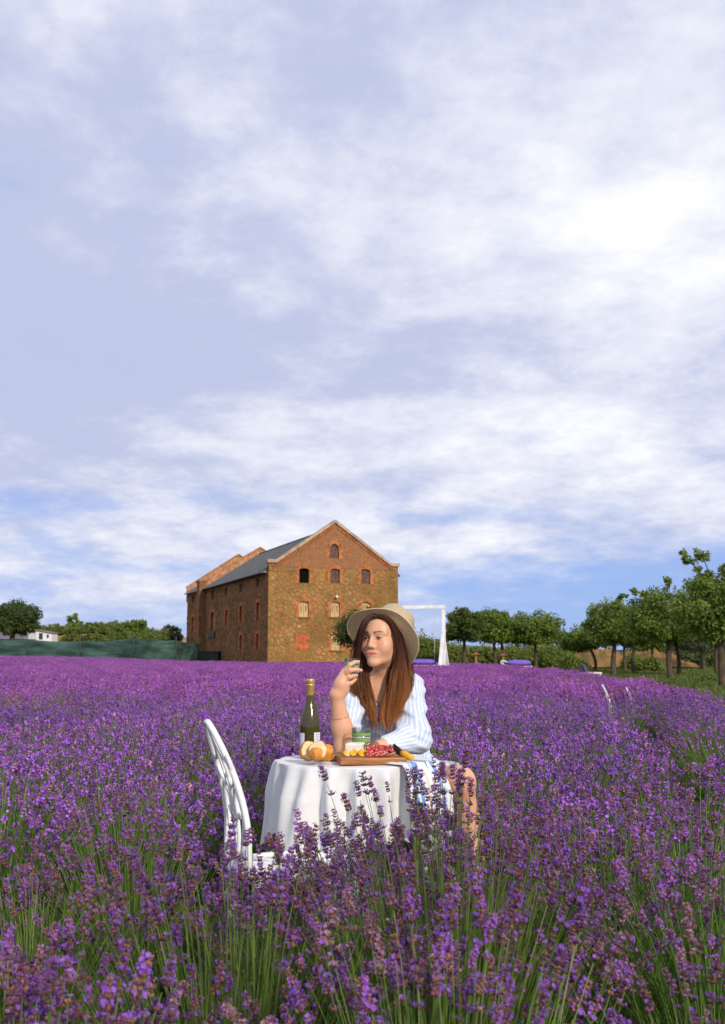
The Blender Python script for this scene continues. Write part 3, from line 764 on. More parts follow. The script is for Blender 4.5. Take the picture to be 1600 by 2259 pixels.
def tree(name, label, base, h, cr, seed, trunk_h=1.7, colA=(0.075, 0.138, 0.020), colB=(0.265, 0.335, 0.052), nclump=70, per=90, leaf=0.11,
         lean=(0, 0), sprays=(), group=None, trunk_r=0.10, flat=0.9, cat='tree'):
    nclump = int(nclump * 1.3)
    r = np.random.default_rng(seed)
    root = empty(name, base); tag(root, label, cat, group)
    mb = MB()
    top = Vector((lean[0] * 0.5, lean[1] * 0.5, trunk_h + 0.35))
    bend = Vector((r.normal() * 0.05, r.normal() * 0.05, trunk_h * 0.5))
    mb.tube(catmull([(0, 0, -0.1), bend, top], 7), list(np.linspace(trunk_r * 1.15, trunk_r * 0.75, 7)), 9)
    cz = trunk_h + (h - trunk_h) * 0.44; rz = (h - trunk_h) * 0.60
    limbs = []
    for k in range(9):
        a = 2 * math.pi * (k + r.random() * 0.6) / 9; e = 0.55 + 0.3 * r.random()
        tip = Vector((lean[0] + math.cos(a) * cr * e, lean[1] + math.sin(a) * cr * e, cz + rz * (r.random() * 1.2 - 0.35)))
        midp = top.lerp(tip, 0.45) + Vector((0, 0, 0.12 * rz))
        mb.tube(catmull([top - Vector((0, 0, 0.25 * r.random())), midp, tip], 6), list(np.linspace(trunk_r * 0.5, 0.012, 6)), 5)
        limbs.append(tip)
    mb.tube(catmull([top, Vector((lean[0] * 0.8, lean[1] * 0.8, cz)), Vector((lean[0], lean[1], h - 0.3))], 6), list(np.linspace(trunk_r * 0.7, 0.015, 6)), 6)
    for (sx, sy, sz) in sprays:
        mb.tube(catmull([Vector((lean[0], lean[1], cz)), Vector((sx * 0.6, sy * 0.6, cz + (sz - cz) * 0.75)), Vector((sx, sy, sz))], 7), list(np.linspace(0.035, 0.006, 7)), 5)
    trunk = mb.build('trunk', [m_bark], root)
    # clumps on a lumpy shell plus a few inside
    d = r.normal(size=(nclump, 3)); d /= np.linalg.norm(d, axis=1)[:, None]
    d[:, 2] = np.where(d[:, 2] < -0.55, d[:, 2] * 0.6, d[:, 2])
    lump = 0.72 + 0.36 * r.random(nclump)
    cen = d * lump[:, None] * np.array([cr, cr, rz * flat]) * 0.86
    inner = r.random(nclump) < 0.25; cen[inner] *= 0.5
    cen += np.array([lean[0], lean[1], cz])
    rad = (0.17 + 0.16 * r.random(nclump)) * cr
    Vs, Ts, cs = leaf_cloud(r, cen, rad, per, leaf, colA, colB)
    for (sx, sy, sz) in sprays:
        pts = catmull([(lean[0], lean[1], cz), (sx * 0.6, sy * 0.6, cz + (sz - cz) * 0.75), (sx, sy, sz)], 9)[3:]
        V2, T2, c2 = leaf_cloud(r, pts + r.normal(size=pts.shape) * 0.08, [0.20] * len(pts), 42, leaf, colA, colB)
        Ts = np.concatenate([Ts, T2 + len(Vs)]); Vs = np.concatenate([Vs, V2]); cs = np.concatenate([cs, c2])
    link('crown', np_mesh('crown', Vs, T=Ts, col=cs), root, m_leaf)
    return root

def gz(p): return float(ground_z(p.x, p.y))
def tree_px(name, label, px, D, top_py, half_px, seed, trunk_py=None, dx=0, **kw):
    b = at(px, 1450, D); b.z = gz(b)
    h = at(px, top_py, D).z - b.z
    th = (at(px, trunk_py, D).z - b.z) if trunk_py else h * 0.32
    return tree(name, label, b, h, half_px * 1.22 * D / F_PX, seed, trunk_h=th, lean=(dx * D / F_PX, 0), **kw)

G1 = 'avenue trees on the right'
G2 = 'round trees behind the swing'
def spx(px, py, D, bx): 
    q = at(px, py, D); return (q.x - at(bx, 1450, D).x, 0.1, q.z)
# the avenue on the right, from the frame edge to the far end
tree_px('linden_tree', 'tall leafy tree at the right frame edge with a loose top shoot', 1592, 40, 1262, 92, 21, 1420, dx=0, nclump=120, per=95, leaf=0.075, group=G1, trunk_r=0.14,
        sprays=[spx(1505, 1222, 40, 1592), spx(1545, 1218, 40, 1592), spx(1600, 1245, 40, 1592)])
tree_px('linden_tree', 'broad avenue tree just left of the tallest one', 1478, 54, 1292, 78, 22, 1425, dx=-4, nclump=120, per=90, leaf=0.082, group=G1, trunk_r=0.15, sprays=[spx(1476, 1275, 54, 1478), spx(1400, 1300, 54, 1478)])
tree_px('linden_tree', 'avenue tree with thick trunk beside the brown earth mound', 1352, 63, 1322, 62, 23, 1428, dx=12, nclump=110, per=85, leaf=0.085, group=G1, trunk_r=0.16, sprays=[spx(1378, 1310, 63, 1352)])
tree_px('linden_tree', 'low leaning tree at the far left end of the avenue', 1312, 82, 1385, 52, 24, 1435, dx=-22, nclump=80, per=90, leaf=0.11, group=G1, trunk_r=0.12)
tree_px('linden_tree', 'slim avenue tree behind the mound with pale trunk', 1378, 78, 1345, 55, 25, 1432, nclump=90, per=90, leaf=0.11, group=G1, trunk_r=0.12)
tree_px('linden_tree', 'avenue tree in the middle of the back row', 1398, 72, 1335, 60, 26, 1430, dx=8, nclump=90, per=90, leaf=0.11, group=G1, trunk_r=0.13)
tree_px('linden_tree', 'avenue tree with leaning trunk right of centre', 1496, 66, 1330, 62, 27, 1425, dx=-8, nclump=90, per=90, leaf=0.11, group=G1, trunk_r=0.13)
tree_px('linden_tree', 'back-row tree between the two tallest avenue trees', 1582, 62, 1310, 70, 28, 1425, nclump=90, per=90, leaf=0.11, group=G1, trunk_r=0.13)
tree_px('linden_tree', 'small pale-trunked tree in the middle of the avenue', 1440, 84, 1375, 48, 29, 1435, nclump=70, per=70, leaf=0.11, group=G1, trunk_r=0.11)
# trees behind the swing
tree_px('round_tree', 'dark round tree right beside the white swing frame', 1025, 88, 1338, 40, 31, 1425, nclump=90, per=90, leaf=0.11, group=G2, trunk_r=0.16, colB=(0.13, 0.155, 0.03))
tree_px('round_tree', 'taller round tree between the two bird tables', 1092, 92, 1336, 46, 32, 1425, dx=-4, nclump=100, per=90, leaf=0.115, group=G2, trunk_r=0.16)
tree_px('round_tree', 'round tree standing right behind the second bird table', 1108, 96, 1360, 42, 33, 1425, nclump=70, per=90, leaf=0.115, group=G2, trunk_r=0.15)
tree_px('round_tree', 'separate round tree at the right of the group over the purple lounger', 1182, 92, 1345, 52, 34, 1428, nclump=95, per=90, leaf=0.115, group=G2, trunk_r=0.15)
tree_px('round_tree', 'dark tree between granary and woman, half hidden by her hat', 826, 84, 1346, 74, 35, 1432, nclump=130, per=75, leaf=0.11, trunk_r=0.2, colA=(0.028, 0.055, 0.012), colB=(0.115, 0.145, 0.028), flat=0.95)
# silvery willow in the back right
tree_px('willow_tree', 'grey-green willow standing behind the avenue at far right', 1552, 92, 1385, 62, 36, 1440, nclump=80, per=80, leaf=0.10, colA=(0.10, 0.115, 0.06), colB=(0.19, 0.20, 0.11), trunk_r=0.25)
# left skyline trees
tree_px('broad_tree', 'broad dark tree at the left frame edge above the white house', 26, 121, 1326, 50, 41, 1404, nclump=130, per=80, leaf=0.16, trunk_r=0.35, colA=(0.030, 0.062, 0.016), colB=(0.115, 0.155, 0.038))
tree_px('skyline_tree', 'small round tree poking above the left hedge', 160, 150, 1352, 20, 42, 1412, nclump=40, per=60, leaf=0.18, trunk_r=0.2)
tree_px('skyline_tree', 'low bushy tree left of the pair on the skyline', 258, 150, 1362, 20, 43, 1414, nclump=40, per=60, leaf=0.18, trunk_r=0.2)
tree_px('skyline_tree', 'taller bushy tree right of the pair on the skyline', 300, 150, 1358, 26, 44, 1414, nclump=45, per=60, leaf=0.18, trunk_r=0.2)
tree_px('skyline_tree', 'grey-green tree next to the granary left corner', 374, 140, 1374, 24, 45, 1425, nclump=45, per=60, leaf=0.17, trunk_r=0.2, colA=(0.09, 0.11, 0.05), colB=(0.20, 0.22, 0.10))

def thicket(name, label, spots, seed, colA, colB, leaf=0.16, per=60, stuff=True, cat='shrub'):
    """spots: (px, D, top_py, half_px)"""
    r = np.random.default_rng(seed); cen = []; rad = []
    for (px, D, tpy, hp) in spots:
        b = at(px, 1450, D); g = gz(b); w = hp * D / F_PX; h = at(px, tpy, D).z - g
        n = int(10 + 8 * w)
        for k in range(n):
            a = r.random() * 6.28; q = math.sqrt(r.random()); z = r.random() ** 0.7
            cen.append((b.x + math.cos(a) * q * w, b.y + math.sin(a) * q * min(w, 3.0), g + h * z * math.sqrt(max(0.0, 1 - 0.75 * q * q)) * 0.9)); rad.append(0.16 * h + 0.25 + 0.2 * r.random())
    V, T, c = leaf_cloud(r, cen, rad, per, leaf, colA, colB, up=0.5)
    o = link(name, np_mesh(name, V, T=T, col=c), None, m_leaf)
    return tag(o, label, cat, kind='stuff' if stuff else None)
gA, gB = (0.075, 0.12, 0.022), (0.22, 0.26, 0.05)
thicket('hedge_thicket', 'long green thicket along the left skyline', [(x, 138 + 4 * math.sin(x), 1386 + 9 * math.sin(x * 0.05) + (8 if x > 300 else 0) - (6 if 120 < x < 250 else 0), 26) for x in range(105, 372, 16)]
        + [(x, 128, 1402 + 4 * math.sin(x * 0.3), 14) for x in range(150, 360, 14)], 51, gA, gB, leaf=0.17, per=70)
rr_ = random.Random(5)
thicket('shrub_belt', 'green shrubs in a belt behind the swing and trees', [(x, 118, 1418 + rr_.uniform(-8, 10), 26) for x in range(900, 1300, 18)] + [(x, 125, 1395 + rr_.uniform(-6, 12), 24) for x in range(905, 985, 15)]
        + [(x, 112, 1425 + rr_.uniform(-8, 8), 22) for x in range(1130, 1260, 16)], 52, (0.09, 0.14, 0.026), (0.29, 0.32, 0.06), leaf=0.16, per=54)
thicket('shrub_belt', 'green undergrowth behind the avenue trunks on the right', [(x, 104, 1440 + rr_.uniform(-6, 8), 22) for x in range(1395, 1640, 16)] + [(x, 120, 1405 + rr_.uniform(-6, 12), 30) for x in range(1420, 1680, 22)],
        53, (0.06, 0.095, 0.024), (0.18, 0.21, 0.055), leaf=0.16, per=54)
for px, D, tpy, hp, lab in ((1195, 100, 1420, 52, 'big light green bush right of the purple lounger'), (945, 100, 1398, 36, 'pale green bush behind the white swing, next to the hat'), (1432, 80, 1452, 28, 'low green bush beside the earth mound'), (1268, 88, 1448, 24, 'green bush covering the left foot of the earth mound'), (1395, 90, 1444, 20, 'small green bush growing on the earth mound'),
                            (1563, 47, 1500, 14, 'small dark weed clump in the grass at right')):
    thicket('green_bush', lab, [(px, D, tpy, hp)] * 2, int(px), (0.08, 0.14, 0.022), (0.27, 0.31, 0.05), leaf=0.11 if D > 60 else 0.06, per=120, stuff=False, cat='bush')

# brown earth mound behind the avenue
def make_mound():
    V = []; nx, ny = 70, 24; r = np.random.default_rng(3)
    a = at(1225, 1450, 100).x; b = at(1520, 1450, 100).x
    for j in range(ny + 1):
        for i in range(nx + 1):
            u = i / nx; v = j / ny
            h = 2.0 * math.sin(math.pi * u) ** 0.8 * math.sin(math.pi * v) ** 0.9 * (0.6 + 0.4 * math.sin(5 * u + 0.3) ** 2) + (0.12 * r.normal() + 0.28 * math.sin(31 * u + 7 * v) * math.sin(17 * v - 9 * u)) * math.sin(math.pi * v)
            V.append((a + (b - a) * u, 96 + 10 * v, 0.25 + h * (0.9 + 0.2 * u)))
    Q = [(j * (nx + 1) + i, j * (nx + 1) + i + 1, (j + 1) * (nx + 1) + i + 1, (j + 1) * (nx + 1) + i) for j in range(ny) for i in range(nx)]
    m = mat('bare_orange_earth', (0.36, 0.17, 0.065), 0.95, spec=0.1, var=(0.5, 0.3), col2=(0.17, 0.12, 0.045), bump=(2.5, 0.9, 0.2))
    tag(link('earth_mound', np_mesh('earth_mound', V, Q=Q, smooth=True), None, m), kind='structure')
make_mound()

# meadow grass in the strip on the right
def make_grass():
    r = np.random.default_rng(9); n = 26000
    y = 14 + 90 * r.random(n) ** 0.8; x = field_right(y) - 0.4 + r.random(n) * (0.36 * y + 2 - field_right(y)).clip(1.0)
    z = ground_z(x, y); h = (0.05 + 0.09 * r.random(n)) * (1 + y / 120); a = r.random(n) * 6.28; w = (0.012 + 0.02 * r.random(n)) * (1 + y / 30)
    V = np.stack([np.stack([x - w * np.cos(a), y - w * np.sin(a), z], -1), np.stack([x + w * np.cos(a), y + w * np.sin(a), z], -1),
                  np.stack([x + 0.06 * r.normal(size=n), y + 0.06 * r.normal(size=n), z + h], -1)], 1).reshape(-1, 3)
    T = np.arange(n * 3).reshape(-1, 3)
    f = r.random(n)[:, None]; col = np.repeat(np.array([0.07, 0.125, 0.02]) * (1 - f) + np.array([0.19, 0.21, 0.05]) * f, 3, 0)
    tag(link('meadow_grass', np_mesh('meadow_grass', V, T=T, col=col), None, m_leaf), 'mown green grass between field edge and avenue', 'grass', kind='stuff')
make_grass()

# ------------------------------------------------------------------ lavender
def lavender_material():
    m = bpy.data.materials.new('lavender'); m.use_nodes = True; t = m.node_tree; b = t.nodes['Principled BSDF']; L = t.links.new
    a = nd(t, 'ShaderNodeVertexColor', layer_name='Col'); oi = nd(t, 'ShaderNodeObjectInfo')
    hs = nd(t, 'ShaderNodeHueSaturation'); L(a.outputs[0], hs.inputs['Color'])
    L(mth(t, 'ADD', mth(t, 'MULTIPLY', oi.outputs['Random'], 0.40), 0.82), hs.inputs['Value'])
    L(mth(t, 'ADD', mth(t, 'MULTIPLY', oi.outputs['Random'], 0.03), 0.487), hs.inputs['Hue'])
    L(hs.outputs[0], b.inputs['Base Color']); b.inputs['Roughness'].default_value = 0.7; b.inputs['Specular IOR Level'].default_value = 0.2
    tr = nd(t, 'ShaderNodeBsdfTranslucent'); L(hs.outputs[0], tr.inputs['Color'])
    mx = nd(t, 'ShaderNodeMixShader'); mx.inputs[0].default_value = 0.30; L(b.outputs[0], mx.inputs[1]); L(tr.outputs[0], mx.inputs[2])
    L(mx.outputs[0], t.nodes['Material Output'].inputs['Surface'])
    return m
m_lav = lavender_material()
VIOLET = np.array([[0.345, 0.14, 0.66], [0.39, 0.165, 0.76], [0.28, 0.10, 0.54], [0.43, 0.15, 0.62]])
MAGENTA = np.array([[0.42, 0.13, 0.58], [0.48, 0.16, 0.66], [0.35, 0.10, 0.50], [0.51, 0.165, 0.56]])
CALYX = np.array([[0.18, 0.075, 0.16], [0.25, 0.095, 0.14], [0.36, 0.15, 0.09], [0.14, 0.055, 0.15], [0.23, 0.085, 0.24], [0.40, 0.19, 0.10], [0.22, 0.16, 0.10]])
STEM = np.array([[0.14, 0.25, 0.035], [0.17, 0.27, 0.05], [0.11, 0.20, 0.03], [0.22, 0.27, 0.09]])

def spike_proto(r, detail, bloom, VIOLET=VIOLET):
    """one flower spike standing on the origin, +z up; V, T, col"""
    V = []; T = []; Cc = []
    def push(v, t, c):
        b = sum(len(q) for q in V); V.append(np.asarray(v, float)); T.append(np.asarray(t) + b); Cc.append(np.tile(c, (len(v), 1)))
    nw = int(r.integers(4, 8)) if detail >= 1 else int(r.integers(4, 6))
    L = 0.0066 * nw + 0.010; zs = list(np.linspace(0.008, L - 0.006, nw) + r.normal(size=nw) * 0.0012)
    if r.random() < 0.75: zs = [-0.014 - 0.012 * r.random()] + zs
    for wi, z in enumerate(zs):
        f = (z / L); rad = 0.0088 * (1.0 - 0.45 * max(0, f) ** 2) * r.uniform(0.85, 1.2)
        nc = {2: 7, 1: 5, 0: 4}[detail]; a0 = r.random() * 6.28
        for k in range(nc):
            a = a0 + 6.283 * k / nc + r.normal() * 0.15; tilt = 0.75 + r.normal() * 0.15
            o = np.array([math.cos(a), math.sin(a), 0.0]); d = o * math.sin(tilt) + np.array([0, 0, math.cos(tilt)])
            ln = rad * r.uniform(0.9, 1.25); w = ln * 0.26
            s = np.array([-o[1], o[0], 0.0]); u = np.cross(d, s)
            p0 = np.array([0, 0, z]) + o * 0.001; p1 = p0 + d * ln * 0.55; p2 = p0 + d * ln
            c = CALYX[r.integers(len(CALYX))] * r.uniform(0.75, 1.3)
            if detail >= 1:
                push([p0, p1 + s * w, p1 + u * w, p1 - s * w, p1 - u * w, p2], [(0, 1, 2), (0, 2, 3), (0, 3, 4), (0, 4, 1), (5, 2, 1), (5, 3, 2), (5, 4, 3), (5, 1, 4)], c)
            else:
                push([p0, p1 + s * w * 1.5, p2, p1 - s * w * 1.5 + u * w], [(0, 1, 2), (0, 2, 3)], c)
            if r.random() < bloom:
                q = p2; cv = VIOLET[r.integers(len(VIOLET))] * r.uniform(0.75, 1.2); pr = r.uniform(0.0032, 0.0052) * (1.35 if detail == 0 else 1)
                n = (d + o * 0.3 + r.normal(size=3) * 0.3); n /= np.linalg.norm(n); ta = np.cross(n, s); ta /= np.linalg.norm(ta); tb = np.cross(n, ta)
                if detail >= 1:
                    np_ = 5; vs = [q]; ts = []
                    for j in range(np_):
                        b0 = 6.283 * j / np_; 
                        for bb, rr2 in ((b0 - 0.42, 0.85), (b0 + 0.42, 0.85)):
                            vs.append(q + (ta * math.cos(bb) + tb * math.sin(bb)) * pr * rr2 + n * pr * 0.45)
                        ts.append((0, 1 + 2 * j, 2 + 2 * j))
                    push(vs, ts, cv)
                else:
                    push([q - ta * pr, q + tb * pr + n * pr * 0.3, q + ta * pr, q - tb * pr + n * pr * 0.3], [(0, 1, 2), (0, 2, 3)], cv)
    # tip bud
    return np.concatenate(V), np.concatenate(T), np.concatenate(Cc)

def frames(d):
    """rotation matrices taking +z to unit vectors d"""
    z = np.array([0, 0, 1.0]); n = len(d)
    a = np.where(np.abs(d[:, 2:3]) < 0.95, z, np.array([1.0, 0, 0]))
    x = np.cross(a, d); x /= np.linalg.norm(x, axis=1)[:, None]; y = np.cross(d, x)
    return np.stack([x, y, d], -1)

def lavender_bush(r, n, rad, h, detail, protos, blades=160, lean=(0.0, 0.0), splay=1.0, stem_w=0.0011, spike_s=1.0, bare=0.04, drop=0.50):
    """flowering stems that fan out of a mound of narrow leaves; V, T, col (origin on the ground)"""
    a = r.random(n) * 6.283; q = np.sqrt(r.random(n))
    bx = np.cos(a) * q * rad * 0.42; by = np.sin(a) * q * rad * 0.42
    tx = np.cos(a) * q * rad * splay + r.normal(size=n) * 0.05 + lean[0]; ty = np.sin(a) * q * rad * splay + r.normal(size=n) * 0.05 + lean[1]
    tz = h * (1.0 - drop * q ** 2.2) * (0.74 + 0.32 * r.random(n))
    P0 = np.stack([bx, by, np.full(n, 0.02)], -1); P2 = np.stack([tx, ty, tz], -1)
    P1 = P0 * 0.45 + P2 * 0.55; P1[:, 2] = P0[:, 2] * 0.38 + P2[:, 2] * 0.62; P1[:, :2] = P0[:, :2] * 0.55 + P2[:, :2] * 0.45
    P1 += r.normal(size=P1.shape) * 0.012
    seg = 6 if detail >= 1 else 4
    t = np.linspace(0, 1, seg + 1)[None, :, None]
    cur = (1 - t) ** 2 * P0[:, None] + 2 * t * (1 - t) * P1[:, None] + t ** 2 * P2[:, None]
    d = P2 - P1; d /= np.linalg.norm(d, axis=1)[:, None]
    Vs, Ts, Cs = [], [], []; base = 0
    sc = STEM[r.integers(len(STEM), size=n)] * (0.8 + 0.4 * r.random((n, 1)))
    # stems: three-sided near, ribbons far
    k = 3 if detail >= 1 else 2
    ang = r.random(n) * 6.283
    for j in range(k):
        aa = ang + 6.283 * j / k
        off = np.stack([np.cos(aa), np.sin(aa), np.zeros(n)], -1)[:, None] * stem_w * np.linspace(1.35, 0.8, seg + 1)[None, :, None]
        Vs.append((cur + off)[:, :, None])
    V = np.concatenate(Vs, 2).reshape(-1, 3)          # n, seg+1, k
    idx = np.arange(n)[:, None, None] * (seg + 1) * k + np.arange(seg)[None, :, None] * k
    for j in range(k if k == 3 else 1):
        j2 = (j + 1) % k
        A, B, Cx, D = idx + j, idx + j2, idx + k + j2, idx + k + j
        Ts.append(np.stack([A, B, Cx], -1).reshape(-1, 3)); Ts.append(np.stack([A, Cx, D], -1).reshape(-1, 3))
    OV = [V]; OT = [np.concatenate(Ts)]; OC = [np.repeat(sc, (seg + 1) * k, 0)]; base = len(V)
    # spikes
    Fm = frames(d); rot = r.random(n) * 6.283; pick = r.integers(len(protos), size=n); sz = spike_s * (0.75 + 0.5 * r.random(n))
    has = r.random(n) > bare
    for pi, (pv, pt, pc) in enumerate(protos):
        m = np.where((pick == pi) & has)[0]
        if len(m) == 0: continue
        ca, sa = np.cos(rot[m]), np.sin(rot[m]); Rz = np.zeros((len(m), 3, 3)); Rz[:, 0, 0] = ca; Rz[:, 0, 1] = -sa; Rz[:, 1, 0] = sa; Rz[:, 1, 1] = ca; Rz[:, 2, 2] = 1
        M = np.einsum('nij,njk->nik', Fm[m], Rz) * sz[m][:, None, None]
        vv = np.einsum('nij,vj->nvi', M, pv) + P2[m][:, None]
        OV.append(vv.reshape(-1, 3)); OT.append((pt[None] + (np.arange(len(m)) * len(pv))[:, None, None] + base).reshape(-1, 3))
        tint = (0.72 + 0.55 * r.random((len(m), 1, 1))); fade = np.where(r.random((len(m), 1, 1)) < 0.10, 0.6, 0.0); pcc = pc[None] * tint; lum = pcc.mean(-1, keepdims=True)
        OC.append((pcc * (1 - fade) + fade * (lum * np.array([1.35, 0.80, 0.55]))).reshape(-1, 3)); base += len(m) * len(pv)
    # leaf blades at the foot
    nb = blades
    a = r.random(nb) * 6.283; q = np.sqrt(r.random(nb)); ln = h * (0.35 + 0.35 * r.random(nb))
    p0 = np.stack([np.cos(a) * q * rad * 0.5, np.sin(a) * q * rad * 0.5, np.zeros(nb)], -1)
    p2 = p0 + np.stack([np.cos(a) * q * rad * 0.75 + r.normal(size=nb) * 0.06 + lean[0] * 0.5, np.sin(a) * q * rad * 0.75 + r.normal(size=nb) * 0.06 + lean[1] * 0.5, ln], -1)
    s = np.stack([-np.sin(a), np.cos(a), np.zeros(nb)], -1) * (0.0032 if detail >= 1 else 0.0050)
    pm = (p0 + p2) / 2 + np.stack([np.zeros(nb), np.zeros(nb), 0.12 * ln], -1)
    bv = np.stack([p0 - s, p0 + s, pm + s * 0.9, pm - s * 0.9, p2], 1).reshape(-1, 3); i = np.arange(nb) * 5 + base
    OV.append(bv); OT.append(np.concatenate([np.stack([i, i + 1, i + 2], -1), np.stack([i, i + 2, i + 3], -1), np.stack([i + 3, i + 2, i + 4], -1)]))
    bc = STEM[r.integers(len(STEM), size=nb)] * (0.55 + 0.5 * r.random((nb, 1))); OC.append(np.repeat(bc, 5, 0))
    return np.concatenate(OV), np.concatenate(OT), np.concatenate(OC)

rl = np.random.default_rng(77)
PROTO2 = [spike_proto(rl, 2, b) for b in (0.25, 0.35, 0.45, 0.30, 0.5, 0.15)]
PROTO1 = [spike_proto(rl, 1, b) for b in (0.3, 0.45, 0.5, 0.35, 0.2)]
PROTO0 = [spike_proto(rl, 0, b) for b in (0.35, 0.5, 0.6, 0.25, 0.5)]
PROTOF = [spike_proto(rl, 0, b, MAGENTA) for b in (0.5, 0.6, 0.7, 0.4, 0.6)]

GREYISH = np.array([[0.36, 0.20, 0.46], [0.30, 0.17, 0.36], [0.34, 0.28, 0.26]])
PROTOG = [spike_proto(rl, 0, b, GREYISH) for b in (0.3, 0.2, 0.35)]
PROTOG = [(v, t, c * 0.6 + 0.4 * np.array([0.20, 0.17, 0.13])) for v, t, c in PROTOG]
# the nearest bushes, one by one: x, y, radius, height, stems, lean, label
NEAR = [(-0.50, 1.62, 0.36, 0.62, 170, (-0.05, 0.05), 2, 'closest lavender bush, out of focus in the lower left corner'),
        (0.16, 1.95, 0.34, 0.66, 200, (0.02, 0.05), 2, 'lavender bush with tall upright green stems at bottom centre'),
        (0.74, 2.05, 0.40, 0.58, 220, (0.16, 0.0), 2, 'lavender bush in the lower right corner, leaning right'),
        (-0.28, 2.45, 0.40, 0.67, 230, (-0.03, 0.06), 2, 'lavender bush straight in front of the empty white chair'),
        (0.20, 2.72, 0.38, 0.79, 240, (0.0, 0.10), 1, 'lavender bush rising in front of the tablecloth'),
        (-0.98, 2.60, 0.40, 0.42, 260, (-0.14, 0.04), 1, 'low lavender bush at the left edge in front of the bare green one'),
        (1.02, 2.95, 0.44, 0.64, 240, (0.12, 0.05), 1, 'lavender bush at the right edge below the dark row gap'),
        (0.02, 3.18, 0.34, 0.56, 170, (0.03, 0.06), 1, 'low lavender bush close under the front hem of the tablecloth'),
        (0.74, 3.35, 0.42, 0.62, 250, (-0.03, 0.02), 1, 'lavender bush beside the bare knee'),
        (-0.78, 3.75, 0.32, 0.60, 200, (-0.02, 0.0), 1, 'lavender bush left of the empty white chair'),
        (-0.98, 3.10, 0.42, 0.50, 460, (-0.12, 0.06), 1, 'bush with long bare green stems at the left edge'),
        (-0.66, 2.08, 0.34, 0.52, 200, (-0.06, 0.05), 2, 'short lavender bush between the closest one and the left green stems'),
        (-0.10, 2.92, 0.30, 0.63, 170, (-0.02, 0.04), 1, 'lavender bush right before the seat of the empty chair'),
        (0.42, 3.66, 0.28, 0.64, 200, (0.02, 0.0), 1, 'lavender bush covering the shin below the bare knee'),
        (1.22, 4.05, 0.48, 0.68, 240, (0.05, 0.0), 1, 'dense deep purple lavender bush right of the knee')]
for k, (x, y, rad, h, n, lean, det, lab) in enumerate(NEAR):
    rad *= 1.18
    r = np.random.default_rng(300 + k)
    V, T, cc = lavender_bush(r, int(n * (1.35 if 'tablecloth' in lab else 1.0)), rad, h, det, PROTO2 if det == 2 else PROTO1, blades=420, lean=lean, stem_w=0.00125, spike_s=1.10, drop=0.42, bare=0.72 if 'bare green' in lab else 0.05)
    root = empty('lavender_bush', (x, y, 0)); tag(root, lab, 'lavender', 'lavender bushes in the foreground')
    o = link('flowering_stems', np_mesh('flowering_stems', V, T=T, col=cc), root, m_lav); o['kind'] = 'stuff'

